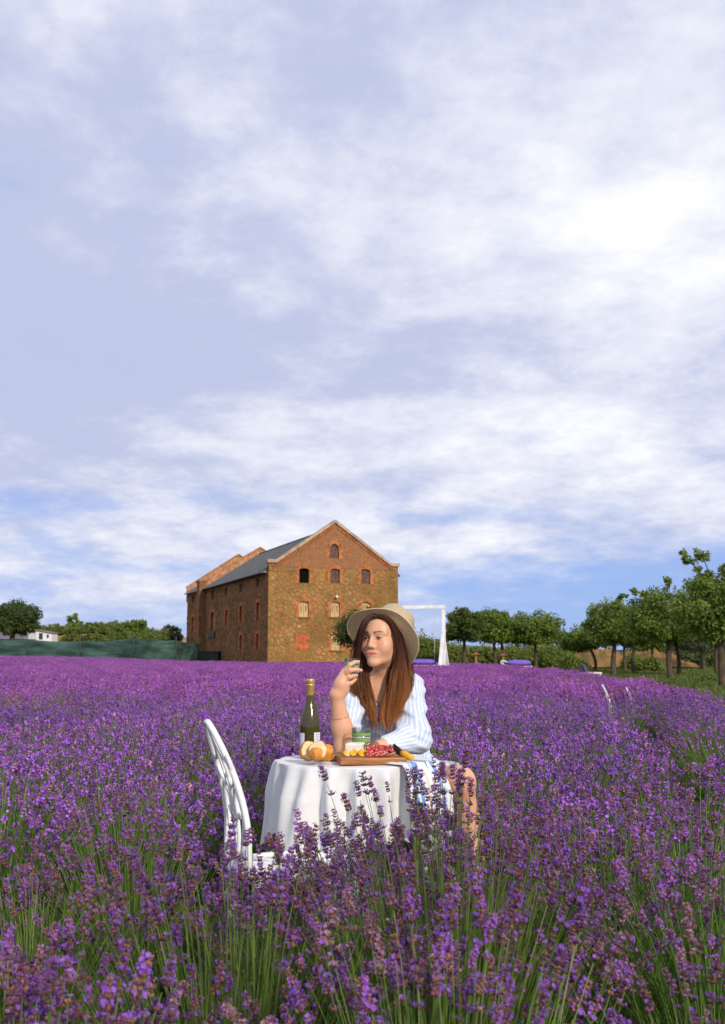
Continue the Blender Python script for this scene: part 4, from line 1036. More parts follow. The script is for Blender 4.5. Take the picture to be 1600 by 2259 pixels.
# the rest of the field: rows of bushes, too many to count
def make_field():
    proto_col = bpy.data.collections.new('lavender_clump_shapes')       # not linked to the scene: source shapes only
    for k in range(10):
        r = np.random.default_rng(500 + k)
        if k < 4: V, T, cc = lavender_bush(r, 300, 0.46, 0.66, 0, PROTO0, blades=300, stem_w=0.0015, spike_s=1.05, drop=0.42, lean=(r.normal() * 0.03, r.normal() * 0.03))
        elif k > 7: V, T, cc = lavender_bush(r, 260, 0.46, 0.60, 0, PROTOG, blades=260, stem_w=0.0017, spike_s=1.1, drop=0.42, bare=0.15)
        else: V, T, cc = lavender_bush(r, 300, 0.50, 0.64, 0, PROTOF, blades=140, stem_w=0.0015, spike_s=1.45, drop=0.35, lean=(r.normal() * 0.03, r.normal() * 0.03), bare=0.0)
        me = np_mesh('clump_shape', V, T=T, col=cc); me.materials.append(m_lav)
        o = bpy.data.objects.new('%02d_clump_shape' % k, me); proto_col.objects.link(o)
    r = np.random.default_rng(42)
    ux, uy = math.cos(R(38)), math.sin(R(38)); wx, wy = -uy, ux
    pts, idx, rot, scl = [], [], [], []
    sp, st = 1.22, 0.42
    for i in range(-130, 130):
        for j in range(-320, 320):
            a = j * st + r.normal() * 0.10; b = i * sp + r.normal() * 0.09 + 0.25 * math.sin(j * 0.13 + i)
            x = a * ux + b * wx; y = a * uy + b * wy
            if y < 2.6 or y > 105 or abs(x) > 0.43 * y + 2.0: continue
            if x > float(field_right(y)) - 0.5 or (y > 98.2 - 0.35 * (x + 9) * (-1) and -9.5 < x < 6): 
                if not (x <= float(field_right(y)) - 0.5 and y < 99.0 + 0.372 * (x + 8.9) - 0.8): continue
            if x <= -8.9 and y > 99 and (x + 8.9) * 0.937 + (y - 100) * 0.349 > -0.9: continue
            if y > 106.5 and x < -8: continue
            if any((x - q[0]) ** 2 + (y - q[1]) ** 2 < (0.62 if 'bare green' in q[7] else 0.36) ** 2 for q in NEAR): continue
            if abs(x - float(np.interp(y, [2.6, 6.3, 12, 20, 30], [1.0, 1.95, 3.05, 4.3, 5.6]))) < 0.36 and y < 26 and r.random() < 0.9: continue
            # clear the ground round the table, the chairs and the woman
            if (x + 0.02) ** 2 + (y - 4.17) ** 2 < 0.64 ** 2: continue
            if (x - 0.15) ** 2 + (y - 4.85) ** 2 < 0.62 ** 2: continue
            if (x + 0.40) ** 2 + (y - 3.72) ** 2 < 0.56 ** 2: continue
            if (x - 0.42) ** 2 + (y - 4.45) ** 2 < 0.42 ** 2: continue
            if r.random() < 0.03: continue
            gap = math.sin(x * 0.83 + 1.7 * math.sin(y * 0.31)) * math.sin(y * 0.62 - x * 0.41 + 0.8) + 0.35 * r.normal()
            if gap > (0.93 if y > 14 else 0.80) and r.random() < 0.75: continue
            if y < 2.9 and abs(x) < 0.9: continue
            wave = 0.5 + 0.5 * math.sin(x * 0.9 + y * 0.35) * math.sin(y * 0.5 - x * 0.3)
            pts.append((x, y, float(ground_z(x, y)) - 0.02)); band = math.sin(0.55 * (x * wx + y * wy) + 0.6) * math.sin(0.10 * x + 0.07 * y + 2.0) + 0.25 * r.normal(); idx.append((8 + int(r.integers(2))) if (band > 0.62 and y > 6) else int(r.integers(4)) + (4 if y > 16 else 0)); rot.append(r.random() * 6.283)
            scl.append((0.86 + 0.16 * r.random() + 0.06 * wave) * (1.0 if y > 6 else 0.95))
    me = bpy.data.meshes.new('lavender_field'); me.from_pydata(pts, [], [])
    for nm, arr, ty in (('pick', idx, 'INT'), ('turn', rot, 'FLOAT'), ('size', scl, 'FLOAT')):
        at_ = me.attributes.new(nm, ty, 'POINT'); at_.data.foreach_set('value', arr)
    o = link('lavender_field', me, None, m_lav)
    tag(o, 'purple lavender field stretching back to the granary', 'lavender', kind='stuff')
    ng = bpy.data.node_groups.new('lavender_scatter', 'GeometryNodeTree')
    ng.interface.new_socket('Geometry', in_out='INPUT', socket_type='NodeSocketGeometry'); ng.interface.new_socket('Geometry', in_out='OUTPUT', socket_type='NodeSocketGeometry')
    gi = ng.nodes.new('NodeGroupInput'); go = ng.nodes.new('NodeGroupOutput')
    ci = ng.nodes.new('GeometryNodeCollectionInfo'); ci.inputs['Collection'].default_value = proto_col; ci.inputs['Separate Children'].default_value = True; ci.inputs['Reset Children'].default_value = True
    ip = ng.nodes.new('GeometryNodeInstanceOnPoints'); ip.inputs['Pick Instance'].default_value = True
    def na(name, ty):
        n = ng.nodes.new('GeometryNodeInputNamedAttribute'); n.data_type = ty; n.inputs['Name'].default_value = name; return n.outputs[0]
    cx = ng.nodes.new('ShaderNodeCombineXYZ')
    L = ng.links.new
    L(gi.outputs[0], ip.inputs['Points']); L(ci.outputs[0], ip.inputs['Instance']); L(na('pick', 'INT'), ip.inputs['Instance Index'])
    L(na('turn', 'FLOAT'), cx.inputs[2])
    e2r = ng.nodes.new('FunctionNodeEulerToRotation'); L(cx.outputs[0], e2r.inputs[0]); L(e2r.outputs[0], ip.inputs['Rotation'])
    L(na('size', 'FLOAT'), ip.inputs['Scale']); L(ip.outputs[0], go.inputs[0])
    md = o.modifiers.new('scatter', 'NODES'); md.node_group = ng
    print('lavender clumps', len(pts))
make_field()

# ------------------------------------------------------------------ table, cloth and the meal
TC = Vector((-0.025, 4.17, 0.0)); TR = 0.307; TZ = 0.722
m_white = mat('white_cast_metal', (0.78, 0.78, 0.77), 0.38, spec=0.5, var=(9, 0.05))
def make_table():
    root = empty('bistro_table', TC); tag(root, 'small round white metal table under the white cloth', 'table')
    mb = MB(); mb.lathe([(0.0, 0.715), (TR - 0.02, 0.715), (TR - 0.008, 0.710), (TR - 0.008, 0.695), (TR - 0.02, 0.69), (0.0, 0.69)], 48); mb.build('tabletop', [m_white], root)
    mb = MB(); mb.lathe([(0.06, 0.69), (0.03, 0.66), (0.018, 0.6), (0.018, 0.35), (0.03, 0.30), (0.03, 0.24), (0.0, 0.22)], 20); mb.build('pedestal', [m_white], root)
    for k in range(3):
        a = 2 * math.pi * k / 3 + 0.4; mb = MB()
        pts = catmull([(0.02 * math.cos(a), 0.02 * math.sin(a), 0.27), (0.12 * math.cos(a), 0.12 * math.sin(a), 0.25), (0.20 * math.cos(a), 0.20 * math.sin(a), 0.10), (0.27 * math.cos(a), 0.27 * math.sin(a), 0.012)], 12)
        mb.tube(pts, list(np.linspace(0.018, 0.012, 12)), 8); mb.build('leg', [m_white], root)
make_table()

m_cloth = mat('white_linen', (0.80, 0.80, 0.79), 0.85, spec=0.2, sheen=0.2, var=(26, 0.03), bump=(38, 0.22, 0.004), transl=0.12)
def make_cloth():
    A = 0.575; rot = R(252) - R(45); nth, ns = 360, 56
    V = []; top_n = 14
    ph = [0.3, 1.9, 4.0, 5.2, 2.7, 0.9]
    rq = random.Random(12); RIDGES = []; a_ = 0.0
    while a_ < 6.2:
        RIDGES.append((a_, rq.uniform(0.055, 0.13), rq.uniform(0.9, 2.0), rq.uniform(-1, 1))); a_ += rq.uniform(0.20, 0.44)
    def fold(th, s):
        f = -0.55
        for (t0, wd_, am, dr) in RIDGES:
            dd = (th - t0 - dr * s * 0.06 + math.pi) % (2 * math.pi) - math.pi
            f += am * math.exp(-(dd / (wd_ * (1 + 0.35 * s))) ** 2)
        return f
        f = 0.50 * math.cos(9 * th + ph[0]) + 0.34 * math.cos(14 * th + ph[1]) + 0.26 * math.cos(5 * th + ph[2]) + 0.20 * math.cos(21 * th + ph[3] + 1.5 * s)
        return math.tanh(2.1 * f)
    for j in range(nth):
        th = 2 * math.pi * j / nth; c, s_ = math.cos(th), math.sin(th)
        w = th - rot; hang = A / max(abs(math.cos(w)), abs(math.sin(w))) - TR
        hang = min(hang, 0.50)
        for i in range(top_n):
            r = TR * i / top_n
            z = TZ + 0.0012 * math.sin(14 * r * c + 3) * math.sin(11 * r * s_ + 1) * (i > 2)
            V.append((r * c, r * s_, z))
        for i in range(ns + 1):
            u = i / ns * hang
            edge = min(1.0, u / 0.05)
            amp = 0.042 * min(1.0, u / 0.13) ** 0.75
            f = fold(th, u * 4)
            rad = TR + 0.006 * math.sin(edge * math.pi / 2) + amp * f + 0.015 * u + 0.008 * math.sin(3 * th + 8 * u) * min(1, u / 0.2)
            # the left corner kicks outwards
            rad += 0.018 * math.exp(-((th - R(190)) / 0.35) ** 2) * (u / 0.3) ** 1.5
            z = TZ - u + 0.006 * (1 - edge) 
            if u < 0.03: z = TZ - 0.5 * u * u / 0.03 - 0.15 * u
            else: z = TZ - 0.0195 - (u - 0.03) * 0.985
            z += 0.002 * f * (1 - edge)
            z += 0.006 * math.sin(23 * th) * (u / max(hang, 0.01)) ** 4
            V.append((rad * c, rad * s_, z))
    row = top_n + ns + 1; Q = []
    for j in range(nth):
        j2 = (j + 1) % nth
        for i in range(row - 1): Q.append((j * row + i, j * row + i + 1, j2 * row + i + 1, j2 * row + i))
    o = link('tablecloth', np_mesh('tablecloth', V, Q=Q, smooth=True), None, m_cloth); o.location = TC
    md = o.modifiers.new('thick', 'SOLIDIFY'); md.thickness = 0.0016; md.offset = 1
    tag(o, 'white linen tablecloth draped in soft folds over the round table', 'tablecloth')
make_cloth()
CZ = TZ + 0.004

def striped_towel():
    """folded cloth that lies on the right rim of the table and hangs down"""
    V = []; nu, nv = 60, 70; fa = []
    for j in range(nv + 1):
        v = j / nv                                   # along the hanging direction
        for i in range(nu + 1):
            u = i / nu - 0.5
            # path: flat on the table, over the rim, then down
            s = v * 0.42
            a0 = R(-42)                              # direction of drape seen from the table centre
            wdt = 0.17 + 0.05 * v
            q = 0.15 + s; 
            rim = TR + 0.012
            if q < rim: rad, z = q, CZ + 0.003
            else:
                d = q - rim; rad = rim + 0.035 * (1 - math.exp(-d * 14)) + 0.10 * d; z = CZ + 0.003 - d * 0.97 + 0.012 * (1 - math.exp(-d * 30))
                wdt = wdt
            wav = math.sin(u * 22 + 1.0) * 0.012 * min(1, max(0, (q - rim) / 0.08)) + math.sin(u * 13 + v * 4) * 0.007 * min(1, max(0, (q - rim + 0.1) / 0.1))
            tang = u * wdt + 0.03 * v * 0
            rr2 = rad + wav + 0.003
            # bend round the table rim
            ang = a0 + tang / max(rad, 0.2)
            zz = z + (abs(math.sin(u * 22 + 1.0)) * 0.006 if q < rim else 0)
            V.append((rr2 * math.cos(ang), rr2 * math.sin(ang), zz)); fa.append(u)
    Q = [(j * (nu + 1) + i, j * (nu + 1) + i + 1, (j + 1) * (nu + 1) + i + 1, (j + 1) * (nu + 1) + i) for j in range(nv) for i in range(nu)]
    m = bpy.data.materials.new('striped_towel'); m.use_nodes = True; t = m.node_tree; b = t.nodes['Principled BSDF']; L = t.links.new
    b.inputs['Roughness'].default_value = 0.9
    a = nd(t, 'ShaderNodeAttribute', attribute_name='across')
    rp = nd(t, 'ShaderNodeValToRGB'); rp.color_ramp.interpolation = 'CONSTANT'; e = rp.color_ramp.elements
    wh, bl, sl, be = (0.80, 0.78, 0.72, 1), (0.20, 0.36, 0.72, 1), (0.15, 0.22, 0.34, 1), (0.72, 0.62, 0.50, 1)
    st = [(0, wh), (0.16, bl), (0.20, wh), (0.23, bl), (0.37, wh), (0.45, be), (0.47, wh), (0.58, sl), (0.68, wh), (0.78, bl), (0.88, wh)]
    e[0].position, e[0].color = st[0]; e[1].position, e[1].color = st[1]
    for p, c in st[2:]: q = e.new(p); q.color = c
    L(mth(t, 'ADD', a.outputs['Fac'], 0.5), rp.inputs[0])
    n = nd(t, 'ShaderNodeTexNoise', i_Scale=90.0, i_Detail=3.0)
    L(mixc(t, 1.0, rp.outputs[0], mixc(t, n.outputs[0], (0.85, 0.85, 0.85), (1.1, 1.1, 1.1)), 'MULTIPLY'), b.inputs['Base Color'])
    o = link('kitchen_towel', np_mesh('kitchen_towel', V, Q=Q, smooth=True, fattr={'across': fa}), None, m); o.location = TC
    md = o.modifiers.new('thick', 'SOLIDIFY'); md.thickness = 0.002
    tag(o, 'white kitchen towel with blue stripes hanging over the right table edge', 'towel')
striped_towel()

def glass_mat(name, col, rough=0.02, tr=1.0, ior=1.45):
    m = bpy.data.materials.new(name); m.use_nodes = True; b = m.node_tree.nodes['Principled BSDF']
    b.inputs['Base Color'].default_value = (*col, 1); b.inputs['Roughness'].default_value = rough; b.inputs['Transmission Weight'].default_value = tr; b.inputs['IOR'].default_value = ior
    return m
def thin_glass(name, col, refl=0.06, rough=0.03):
    m = bpy.data.materials.new(name); m.use_nodes = True; t = m.node_tree; t.nodes.remove(t.nodes['Principled BSDF']); L = t.links.new
    tr = nd(t, 'ShaderNodeBsdfTransparent'); tr.inputs[0].default_value = (*col, 1)
    gl = nd(t, 'ShaderNodeBsdfGlossy', i_Roughness=rough); lw = nd(t, 'ShaderNodeLayerWeight', i_Blend=0.28)
    mx = nd(t, 'ShaderNodeMixShader'); L(mth(t, 'ADD', mth(t, 'MULTIPLY', lw.outputs['Fresnel'], 0.8), refl, True), mx.inputs[0]); L(tr.outputs[0], mx.inputs[1]); L(gl.outputs[0], mx.inputs[2])
    L(mx.outputs[0], t.nodes['Material Output'].inputs['Surface']); return m
m_clear = thin_glass('clear_glass', (0.94, 0.97, 0.94))
m_bottle = thin_glass('olive_bottle_glass', (0.50, 0.47, 0.16), 0.05, 0.05)
def body_tint(m, col, f):
    t = m.node_tree; o = t.nodes['Material Output']; src = o.inputs['Surface'].links[0].from_socket
    p = nd(t, 'ShaderNodeBsdfPrincipled', i_Roughness=0.12); p.inputs['Base Color'].default_value = (*col, 1); mx = nd(t, 'ShaderNodeMixShader'); mx.inputs[0].default_value = f
    t.links.new(src, mx.inputs[1]); t.links.new(p.outputs[0], mx.inputs[2]); t.links.new(mx.outputs[0], o.inputs['Surface'])
body_tint(m_bottle, (0.12, 0.105, 0.02), 0.36)
m_wine = mat('white_wine_in_green_glass', (0.075, 0.042, 0.010), 0.3, spec=0.3)
m_foil = mat('gold_foil', (0.62, 0.40, 0.11), 0.42, metal=0.55, spec=0.5, var=(30, 0.08))
m_label = mat('paper_label', (0.66, 0.67, 0.74), 0.7)
m_print = mat('label_print', (0.25, 0.25, 0.30), 0.7)

def make_bottle():
    p = at(684, 1669, 4.22); p.z = CZ
    root = empty('wine_bottle', p); tag(root, 'olive green wine bottle with gold cap on the left of the table', 'bottle')
    s = 1.0
    prof = [(0.0, 0.004), (0.034, 0.0), (0.0385, 0.004), (0.0395, 0.012), (0.0395, 0.118), (0.039, 0.132), (0.0362, 0.150), (0.0310, 0.172), (0.0245, 0.195), (0.0188, 0.216), (0.0155, 0.236), (0.0143, 0.252), (0.0142, 0.300), (0.0, 0.300)]
    mb = MB(); mb.lathe(prof, 40); g = mb.build('glass_body', [m_bottle], root)
    inn = [(0.0, 0.008), (0.034, 0.008), (0.0375, 0.014), (0.0375, 0.118), (0.0370, 0.132), (0.0342, 0.150), (0.0335, 0.1555), (0.0, 0.1555)]
    mb = MB(); mb.lathe(inn, 40); mb.build('wine', [m_wine], root)
    mb = MB(); mb.lathe([(0.0146, 0.238), (0.0150, 0.240), (0.0150, 0.279), (0.0158, 0.280), (0.0158, 0.283), (0.0150, 0.284), (0.0150, 0.287), (0.0158, 0.288), (0.0160, 0.303), (0.0150, 0.3055), (0.0, 0.3055)], 32)
    mb.build('foil_cap', [m_foil], root)
    def label(a0, a1, z0, z1):
        mb = MB(); n = 16; V = []
        for k in range(n + 1):
            a = a0 + (a1 - a0) * k / n
            for z in (z0, z1): V.append((0.0399 * math.cos(a), 0.0399 * math.sin(a), z))
        mb.add(V, [(2 * k, 2 * k + 2, 2 * k + 3, 2 * k + 1) for k in range(n)], 0, True)
        return mb
    # camera looks along +y: the label edges show at left and right
    la = label(R(182), R(240), 0.012, 0.098); la.build('label', [m_label], root)
    lb = label(R(296), R(350), 0.012, 0.100); o = lb.build('label', [m_label], root)
    mb = MB()
    for k in range(9):
        z = 0.092 - k * 0.007; a0, a1 = R(305), R(330 - (k * 37 % 11)); n = 5; V = []
        for i in range(n + 1):
            a = a0 + (a1 - a0) * i / n
            for dz in (0, 0.0022): V.append((0.04015 * math.cos(a), 0.04015 * math.sin(a), z + dz))
        mb.add(V, [(2 * i, 2 * i + 2, 2 * i + 3, 2 * i + 1) for i in range(n)])
    q = mb.build('label_print', [m_print], o); q['kind'] = 'stuff'
make_bottle()

m_gband = mat('green_glass_band', (0.20, 0.33, 0.08), 0.35)
m_dband = mat('dark_rim_line', (0.05, 0.035, 0.025), 0.3)
def make_tumbler(loc, label, rot=None, sc=1.0):
    root = empty('tumbler', loc); root.scale = (sc, sc, sc); tag(root, label, 'glass', 'green-banded tumblers')
    if rot is not None: root.rotation_mode = 'QUATERNION'; root.rotation_quaternion = rot
    r0, r1, h = 0.033, 0.0385, 0.108
    mb = MB(); mb.lathe([(0.0, 0.0), (r0, 0.0), (r0 + 0.001, 0.003), (r1, h), (r1 - 0.0012, h + 0.0008), (r1 - 0.0022, h), (r0 - 0.0018, 0.010), (0.0, 0.009)], 40); mb.build('glass_body', [m_clear], root)
    def band(z0, z1, m, nm, e=0.0004):
        mb = MB(); ra = r0 + (r1 - r0) * z0 / h + e + 0.0002; rb = r0 + (r1 - r0) * z1 / h + e + 0.0002
        mb.lathe([(ra, z0), (rb, z1)], 40); mb.build(nm, [m], root)
    band(0.078, 0.090, m_gband, 'green_band'); band(0.054, 0.069, m_gband, 'green_band'); band(0.071, 0.0735, m_label, 'pale_band'); band(0.043, 0.049, m_label, 'pale_band')
    return root
p = at(797, 1662, 4.34); p.z = CZ
make_tumbler(p, 'clear tumbler with green bands standing behind the cheese')

m_board = mat('oiled_oak_board', (0.34, 0.135, 0.038), 0.5, spec=0.35, var=(5.0, 0.4), stretch=(1.2, 14, 14), bump=(9, 0.25, 0.004))
BZ = CZ + 0.027
def make_board():
    a = at(751, 1684, 3.93); b = at(898, 1684, 3.96); c = at(735, 1664, 4.24)
    ex = Vector((b.x - a.x, b.y - a.y, 0)); ey = Vector((c.x - a.x, c.y - a.y, 0)); Lx = ex.length; ang = math.atan2(ex.y, ex.x); Ly = 0.27
    ctr = Vector((a.x, a.y, 0)) + ex * 0.5 + Vector((-math.sin(ang), math.cos(ang), 0)) * Ly * 0.5
    mb = MB(); mb.box((0, 0, 0.0125), (Lx, Ly, 0.025), bev=0.005)
    root = empty('cutting_board', (ctr.x, ctr.y, CZ + 0.001), ang); tag(root, 'rectangular wooden cutting board carrying cheese and salami', 'cutting board')
    mb.build('board', [m_board], root)
    mb = MB(); mb.box((-Lx / 2 - 0.035, 0.06, 0.0125), (0.075, 0.05, 0.022), bev=0.006); mb.build('handle', [m_board], root)
make_board()

# bread
def crumb_mat():
    m = mat('bread_crumb', (0.78, 0.60, 0.33), 0.9, spec=0.2, var=(60, 0.12), bump=(120, 0.7, 0.004)); return m
m_crumb = crumb_mat(); m_crust = mat('bread_crust', (0.62, 0.25, 0.045), 0.6, spec=0.35, var=(28, 0.25), bump=(40, 0.4, 0.004))
def bread_slice(px, py, D, w, h, t, rz, tiltx, label, dome=False, seed=1, roll=0.0):
    r = random.Random(seed); n = 36; c = at(px, py, D)
    prof = []
    for k in range(n):
        a = 2 * math.pi * k / n; rad = 1 + 0.05 * math.sin(3 * a + seed) + 0.035 * math.sin(5 * a + 2 * seed) + r.uniform(-0.015, 0.015)
        prof.append((w / 2 * rad * math.cos(a), h / 2 * rad * math.sin(a)))
    root = empty('bread_piece', c); tag(root, label, 'bread', 'torn bread pieces on the tablecloth')
    root.rotation_euler = (tiltx, roll, rz)
    mb = MB(); V = []; F = []
    if dome: rings = [(1.0, 0.0), (0.99, -t * 0.25), (0.93, -t * 0.5), (0.80, -t * 0.75), (0.58, -t * 0.92), (0.3, -t * 0.99), (0.02, -t)]
    else: rings = [(0.93, -t / 2), (1.0, -t * 0.38), (1.02, 0), (1.0, t * 0.38), (0.93, t / 2)]
    for f, y in rings: V += [(x * f, y + 0.002 * r.uniform(-1, 1), z * f) for x, z in prof]
    for i in range(len(rings) - 1):
        for k in range(n): F.append((i * n + k, i * n + (k + 1) % n, (i + 1) * n + (k + 1) % n, (i + 1) * n + k))
    mb.add(V, F, 0, True); me = mb.build('crust', [m_crust], root); fix_normals(me.data)
    mb = MB()
    for y, sgn in (((0.0, 1),) if dome else ((-t / 2, -1), (t / 2, 1))):
        rr3 = [(0.0, 0), (0.3, 0.001), (0.6, 0.0015), (0.85, 0.001), (0.945, -0.0005)]
        V = [(0, y + sgn * 0.0015, 0)]; F = []
        for f, e in rr3[1:]: V += [(x * f, y + sgn * (e + 0.0012 * r.uniform(-1, 1) * (f < 0.9)), z * f) for x, z in prof]
        for k in range(n): F.append((0, 1 + k, 1 + (k + 1) % n))
        for i in range(3):
            for k in range(n): F.append((1 + i * n + k, 1 + (i + 1) * n + k, 1 + (i + 1) * n + (k + 1) % n, 1 + i * n + (k + 1) % n))
        mb.add(V, F, 0, True)
    cr = mb.build('crumb', [m_crumb], root); fix_normals(cr.data); cr['kind'] = 'stuff'
    return root
bread_slice(684, 1657, 4.02, 0.082, 0.070, 0.026, R(24), R(-14), 'pale bread slice leaning at the back left of the bread pile', seed=2)
bread_slice(702, 1656, 3.985, 0.070, 0.068, 0.020, R(-4), R(-20), 'cream bread slice framing the round heel', seed=4)
bread_slice(697, 1664, 3.955, 0.052, 0.050, 0.035, R(-8), R(-8), 'round orange bread heel in front of the pile', dome=True, seed=5)
bread_slice(720, 1660, 4.02, 0.062, 0.062, 0.030, R(-62), R(-12), 'thick golden crust piece at the right of the bread pile', seed=7)

def onboard(px, D, dz=0.0):
    q = at(px, 1660, D); q.z = BZ + dz; return q
m_rind = mat('white_cheese_rind', (0.80, 0.77, 0.68), 0.8, spec=0.2, var=(45, 0.10), bump=(60, 0.4, 0.003)); m_paste = mat('cream_cheese_paste', (0.80, 0.66, 0.38), 0.5, spec=0.4, var=(30, 0.06))
def make_cheese():
    q = onboard(787, 4.06); root = empty('cheese_wedge', q, R(-12)); tag(root, 'soft white-rind cheese piece on the cutting board', 'cheese')
    mb = MB(); mb.box((-0.008, 0.012, 0.0215), (0.064, 0.07, 0.043), bev=0.006); mb.build('rind', [m_rind], root)
    mb = MB(); mb.box((0.0245, 0.012, 0.0205), (0.006, 0.062, 0.037), bev=0.0015); mb.build('cut_face', [m_paste], root)
make_cheese()
m_yel = mat('yellow_fruit_flesh', (0.80, 0.42, 0.03), 0.35, spec=0.5, var=(40, 0.15)); m_peel = mat('yellow_peel', (0.82, 0.50, 0.05), 0.4, spec=0.5)
def fruit_wedge(px, D, rz, label, s=1.0, rx=0.0):
    q = onboard(px, D, 0.001); root = empty('fruit_wedge', q, rz); root.rotation_euler = (rx, 0, rz); tag(root, label, 'fruit', 'yellow fruit wedges beside the cheese')
    n = 14; V = []; V2 = []
    prof = [(0.017 * s * math.cos(a), 0.017 * s * math.sin(a)) for a in np.linspace(R(200), R(340), n)]
    mb = MB(); pts = [(x, z + 0.0175 * s) for x, z in prof]
    F = []; V = []
    for y in (-0.006 * s, 0.006 * s): V += [(x, y, z) for x, z in pts]
    V += [(0, 0.0, 0.026 * s)]
    for k in range(n - 1): F.append((k, k + 1, n + k + 1, n + k))
    mb.add(V, F, 0, True); mb.build('peel', [m_peel], root)
    mb = MB(); ctr = (0.0, -0.004 * s, 0.019 * s)
    Va = [(x * 0.96, -0.0062 * s, z) for x, z in pts] + [(0, -0.001, 0.024 * s)]; mb.add(Va, [(n, k, k + 1) for k in range(n - 1)])
    Vb = [(x * 0.96, 0.0062 * s, z) for x, z in pts] + [(0, 0.001, 0.024 * s)]; mb.add(Vb, [(n, k + 1, k) for k in range(n - 1)])
    mb.build('flesh', [m_yel], root)['kind'] = 'stuff'
fruit_wedge(766, 4.00, R(20), 'leftmost yellow fruit wedge, lying at the cheese corner', 1.1)
fruit_wedge(781, 3.995, R(-15), 'middle yellow fruit wedge leaning on the cheese', 1.15, R(-12))
fruit_wedge(797, 3.99, R(35), 'rightmost yellow fruit wedge, in front of the cheese cut', 1.1)

def salami_mat():
    m = bpy.data.materials.new('salami'); m.use_nodes = True; t = m.node_tree; b = t.nodes['Principled BSDF']; L = t.links.new
    tcn = nd(t, 'ShaderNodeTexCoord'); v = nd(t, 'ShaderNodeTexVoronoi', i_Scale=230.0); L(tcn.outputs['Object'], v.inputs['Vector'])
    n = nd(t, 'ShaderNodeTexNoise', i_Scale=160.0, i_Detail=4.0); L(tcn.outputs['Object'], n.inputs['Vector'])
    c = mixc(t, sstep(t, n.outputs[0], 0.54, 0.60), (0.50, 0.035, 0.035), (0.78, 0.42, 0.36)); c = mixc(t, sstep(t, v.outputs['Distance'], 0.22, 0.16), c, (0.62, 0.10, 0.08))
    L(c, b.inputs['Base Color']); b.inputs['Roughness'].default_value = 0.35; return m
m_sal = salami_mat(); m_pick = mat('toothpick_wood', (0.70, 0.52, 0.30), 0.7)
def salami(px, D, dz, rz, rx, label, seed, rad=0.021):
    r = random.Random(seed); q = onboard(px, D, dz); V = []; n, k2 = 40, 7
    for i in range(k2 + 1):
        for k in range(n):
            a = 2 * math.pi * k / n; f = i / k2; rr4 = rad * f
            w = 0.30 * rad * f * f * math.sin(5 * a + seed) + 0.16 * rad * f * math.sin(9 * a + 2 * seed)
            V.append((rr4 * math.cos(a) * 0.95, w * 1.1, rr4 * math.sin(a)))
    Q = [(i * n + k, i * n + (k + 1) % n, (i + 1) * n + (k + 1) % n, (i + 1) * n + k) for i in range(k2) for k in range(n)]
    o = link('salami_slice', np_mesh('salami_slice', V, Q=Q, smooth=True), None, m_sal); o.location = q; o.rotation_euler = (rx, 0, rz)
    md = o.modifiers.new('thick', 'SOLIDIFY'); md.thickness = 0.0022
    tag(o, label, 'salami', 'ruffled salami slices on the board')
salami(818, 3.985, 0.018, R(10), R(-12), 'front left ruffled salami slice next to the cheese', 1)
salami(826, 4.02, 0.022, R(50), R(10), 'salami slice tucked behind the front left one', 2)
salami(838, 3.975, 0.018, R(-20), R(-14), 'middle front ruffled salami slice', 3)
salami(843, 4.015, 0.021, R(25), R(5), 'salami slice behind the middle front one', 4)
salami(857, 3.985, 0.020, R(60), R(-8), 'salami slice left of the knife blade tip', 5)
salami(863, 3.99, 0.022, R(78), R(0), 'rightmost salami slice standing against the knife', 6)
for px, lab in ((824, 'toothpick through the front left salami'), (846, 'toothpick through the middle salami'), (864, 'toothpick through the rightmost salami')):
    q = onboard(px, 3.965, 0.012); mb = MB(); mb.tube([(-0.018, 0, -0.004), (0.014, 0.0, 0.003), (0.018, 0, 0.004)], [0.0011, 0.0011, 0.0003], 6); o = mb.build('toothpick', [m_pick], None, q); o.rotation_euler = (0, R(-8), R(12)); tag(o, lab, 'toothpick', 'toothpicks in the salami')
def ball(px, D, dz, rad, m, name, label, cat, sq=0.85):
    q = onboard(px, D, dz); mb = MB(); n = 14
    mb.lathe([(rad * math.sin(a) * (1 + 0.06 * math.sin(3 * a)), rad * sq * (-math.cos(a))) for a in np.linspace(0, math.pi, 12)], 20); mb.tube([(0, 0, rad * sq * 0.96), (0.001, 0, rad * sq * 1.12)], 0.0016, 6)
    o = mb.build(name, [m], None, q); fix_normals(o.data); tag(o, label, cat)
ball(826, 4.09, 0.030, 0.021, mat('brown_fruit_skin', (0.26, 0.10, 0.045), 0.55, var=(50, 0.3), bump=(80, 0.3, 0.002)), 'brown_fruit', 'brown round fruit half hidden behind the salami', 'fruit')
ball(809, 4.05, 0.036, 0.009, mat('green_fruit_skin', (0.16, 0.24, 0.03), 0.4), 'green_grape', 'small green grape between cheese and brown fruit', 'grape')

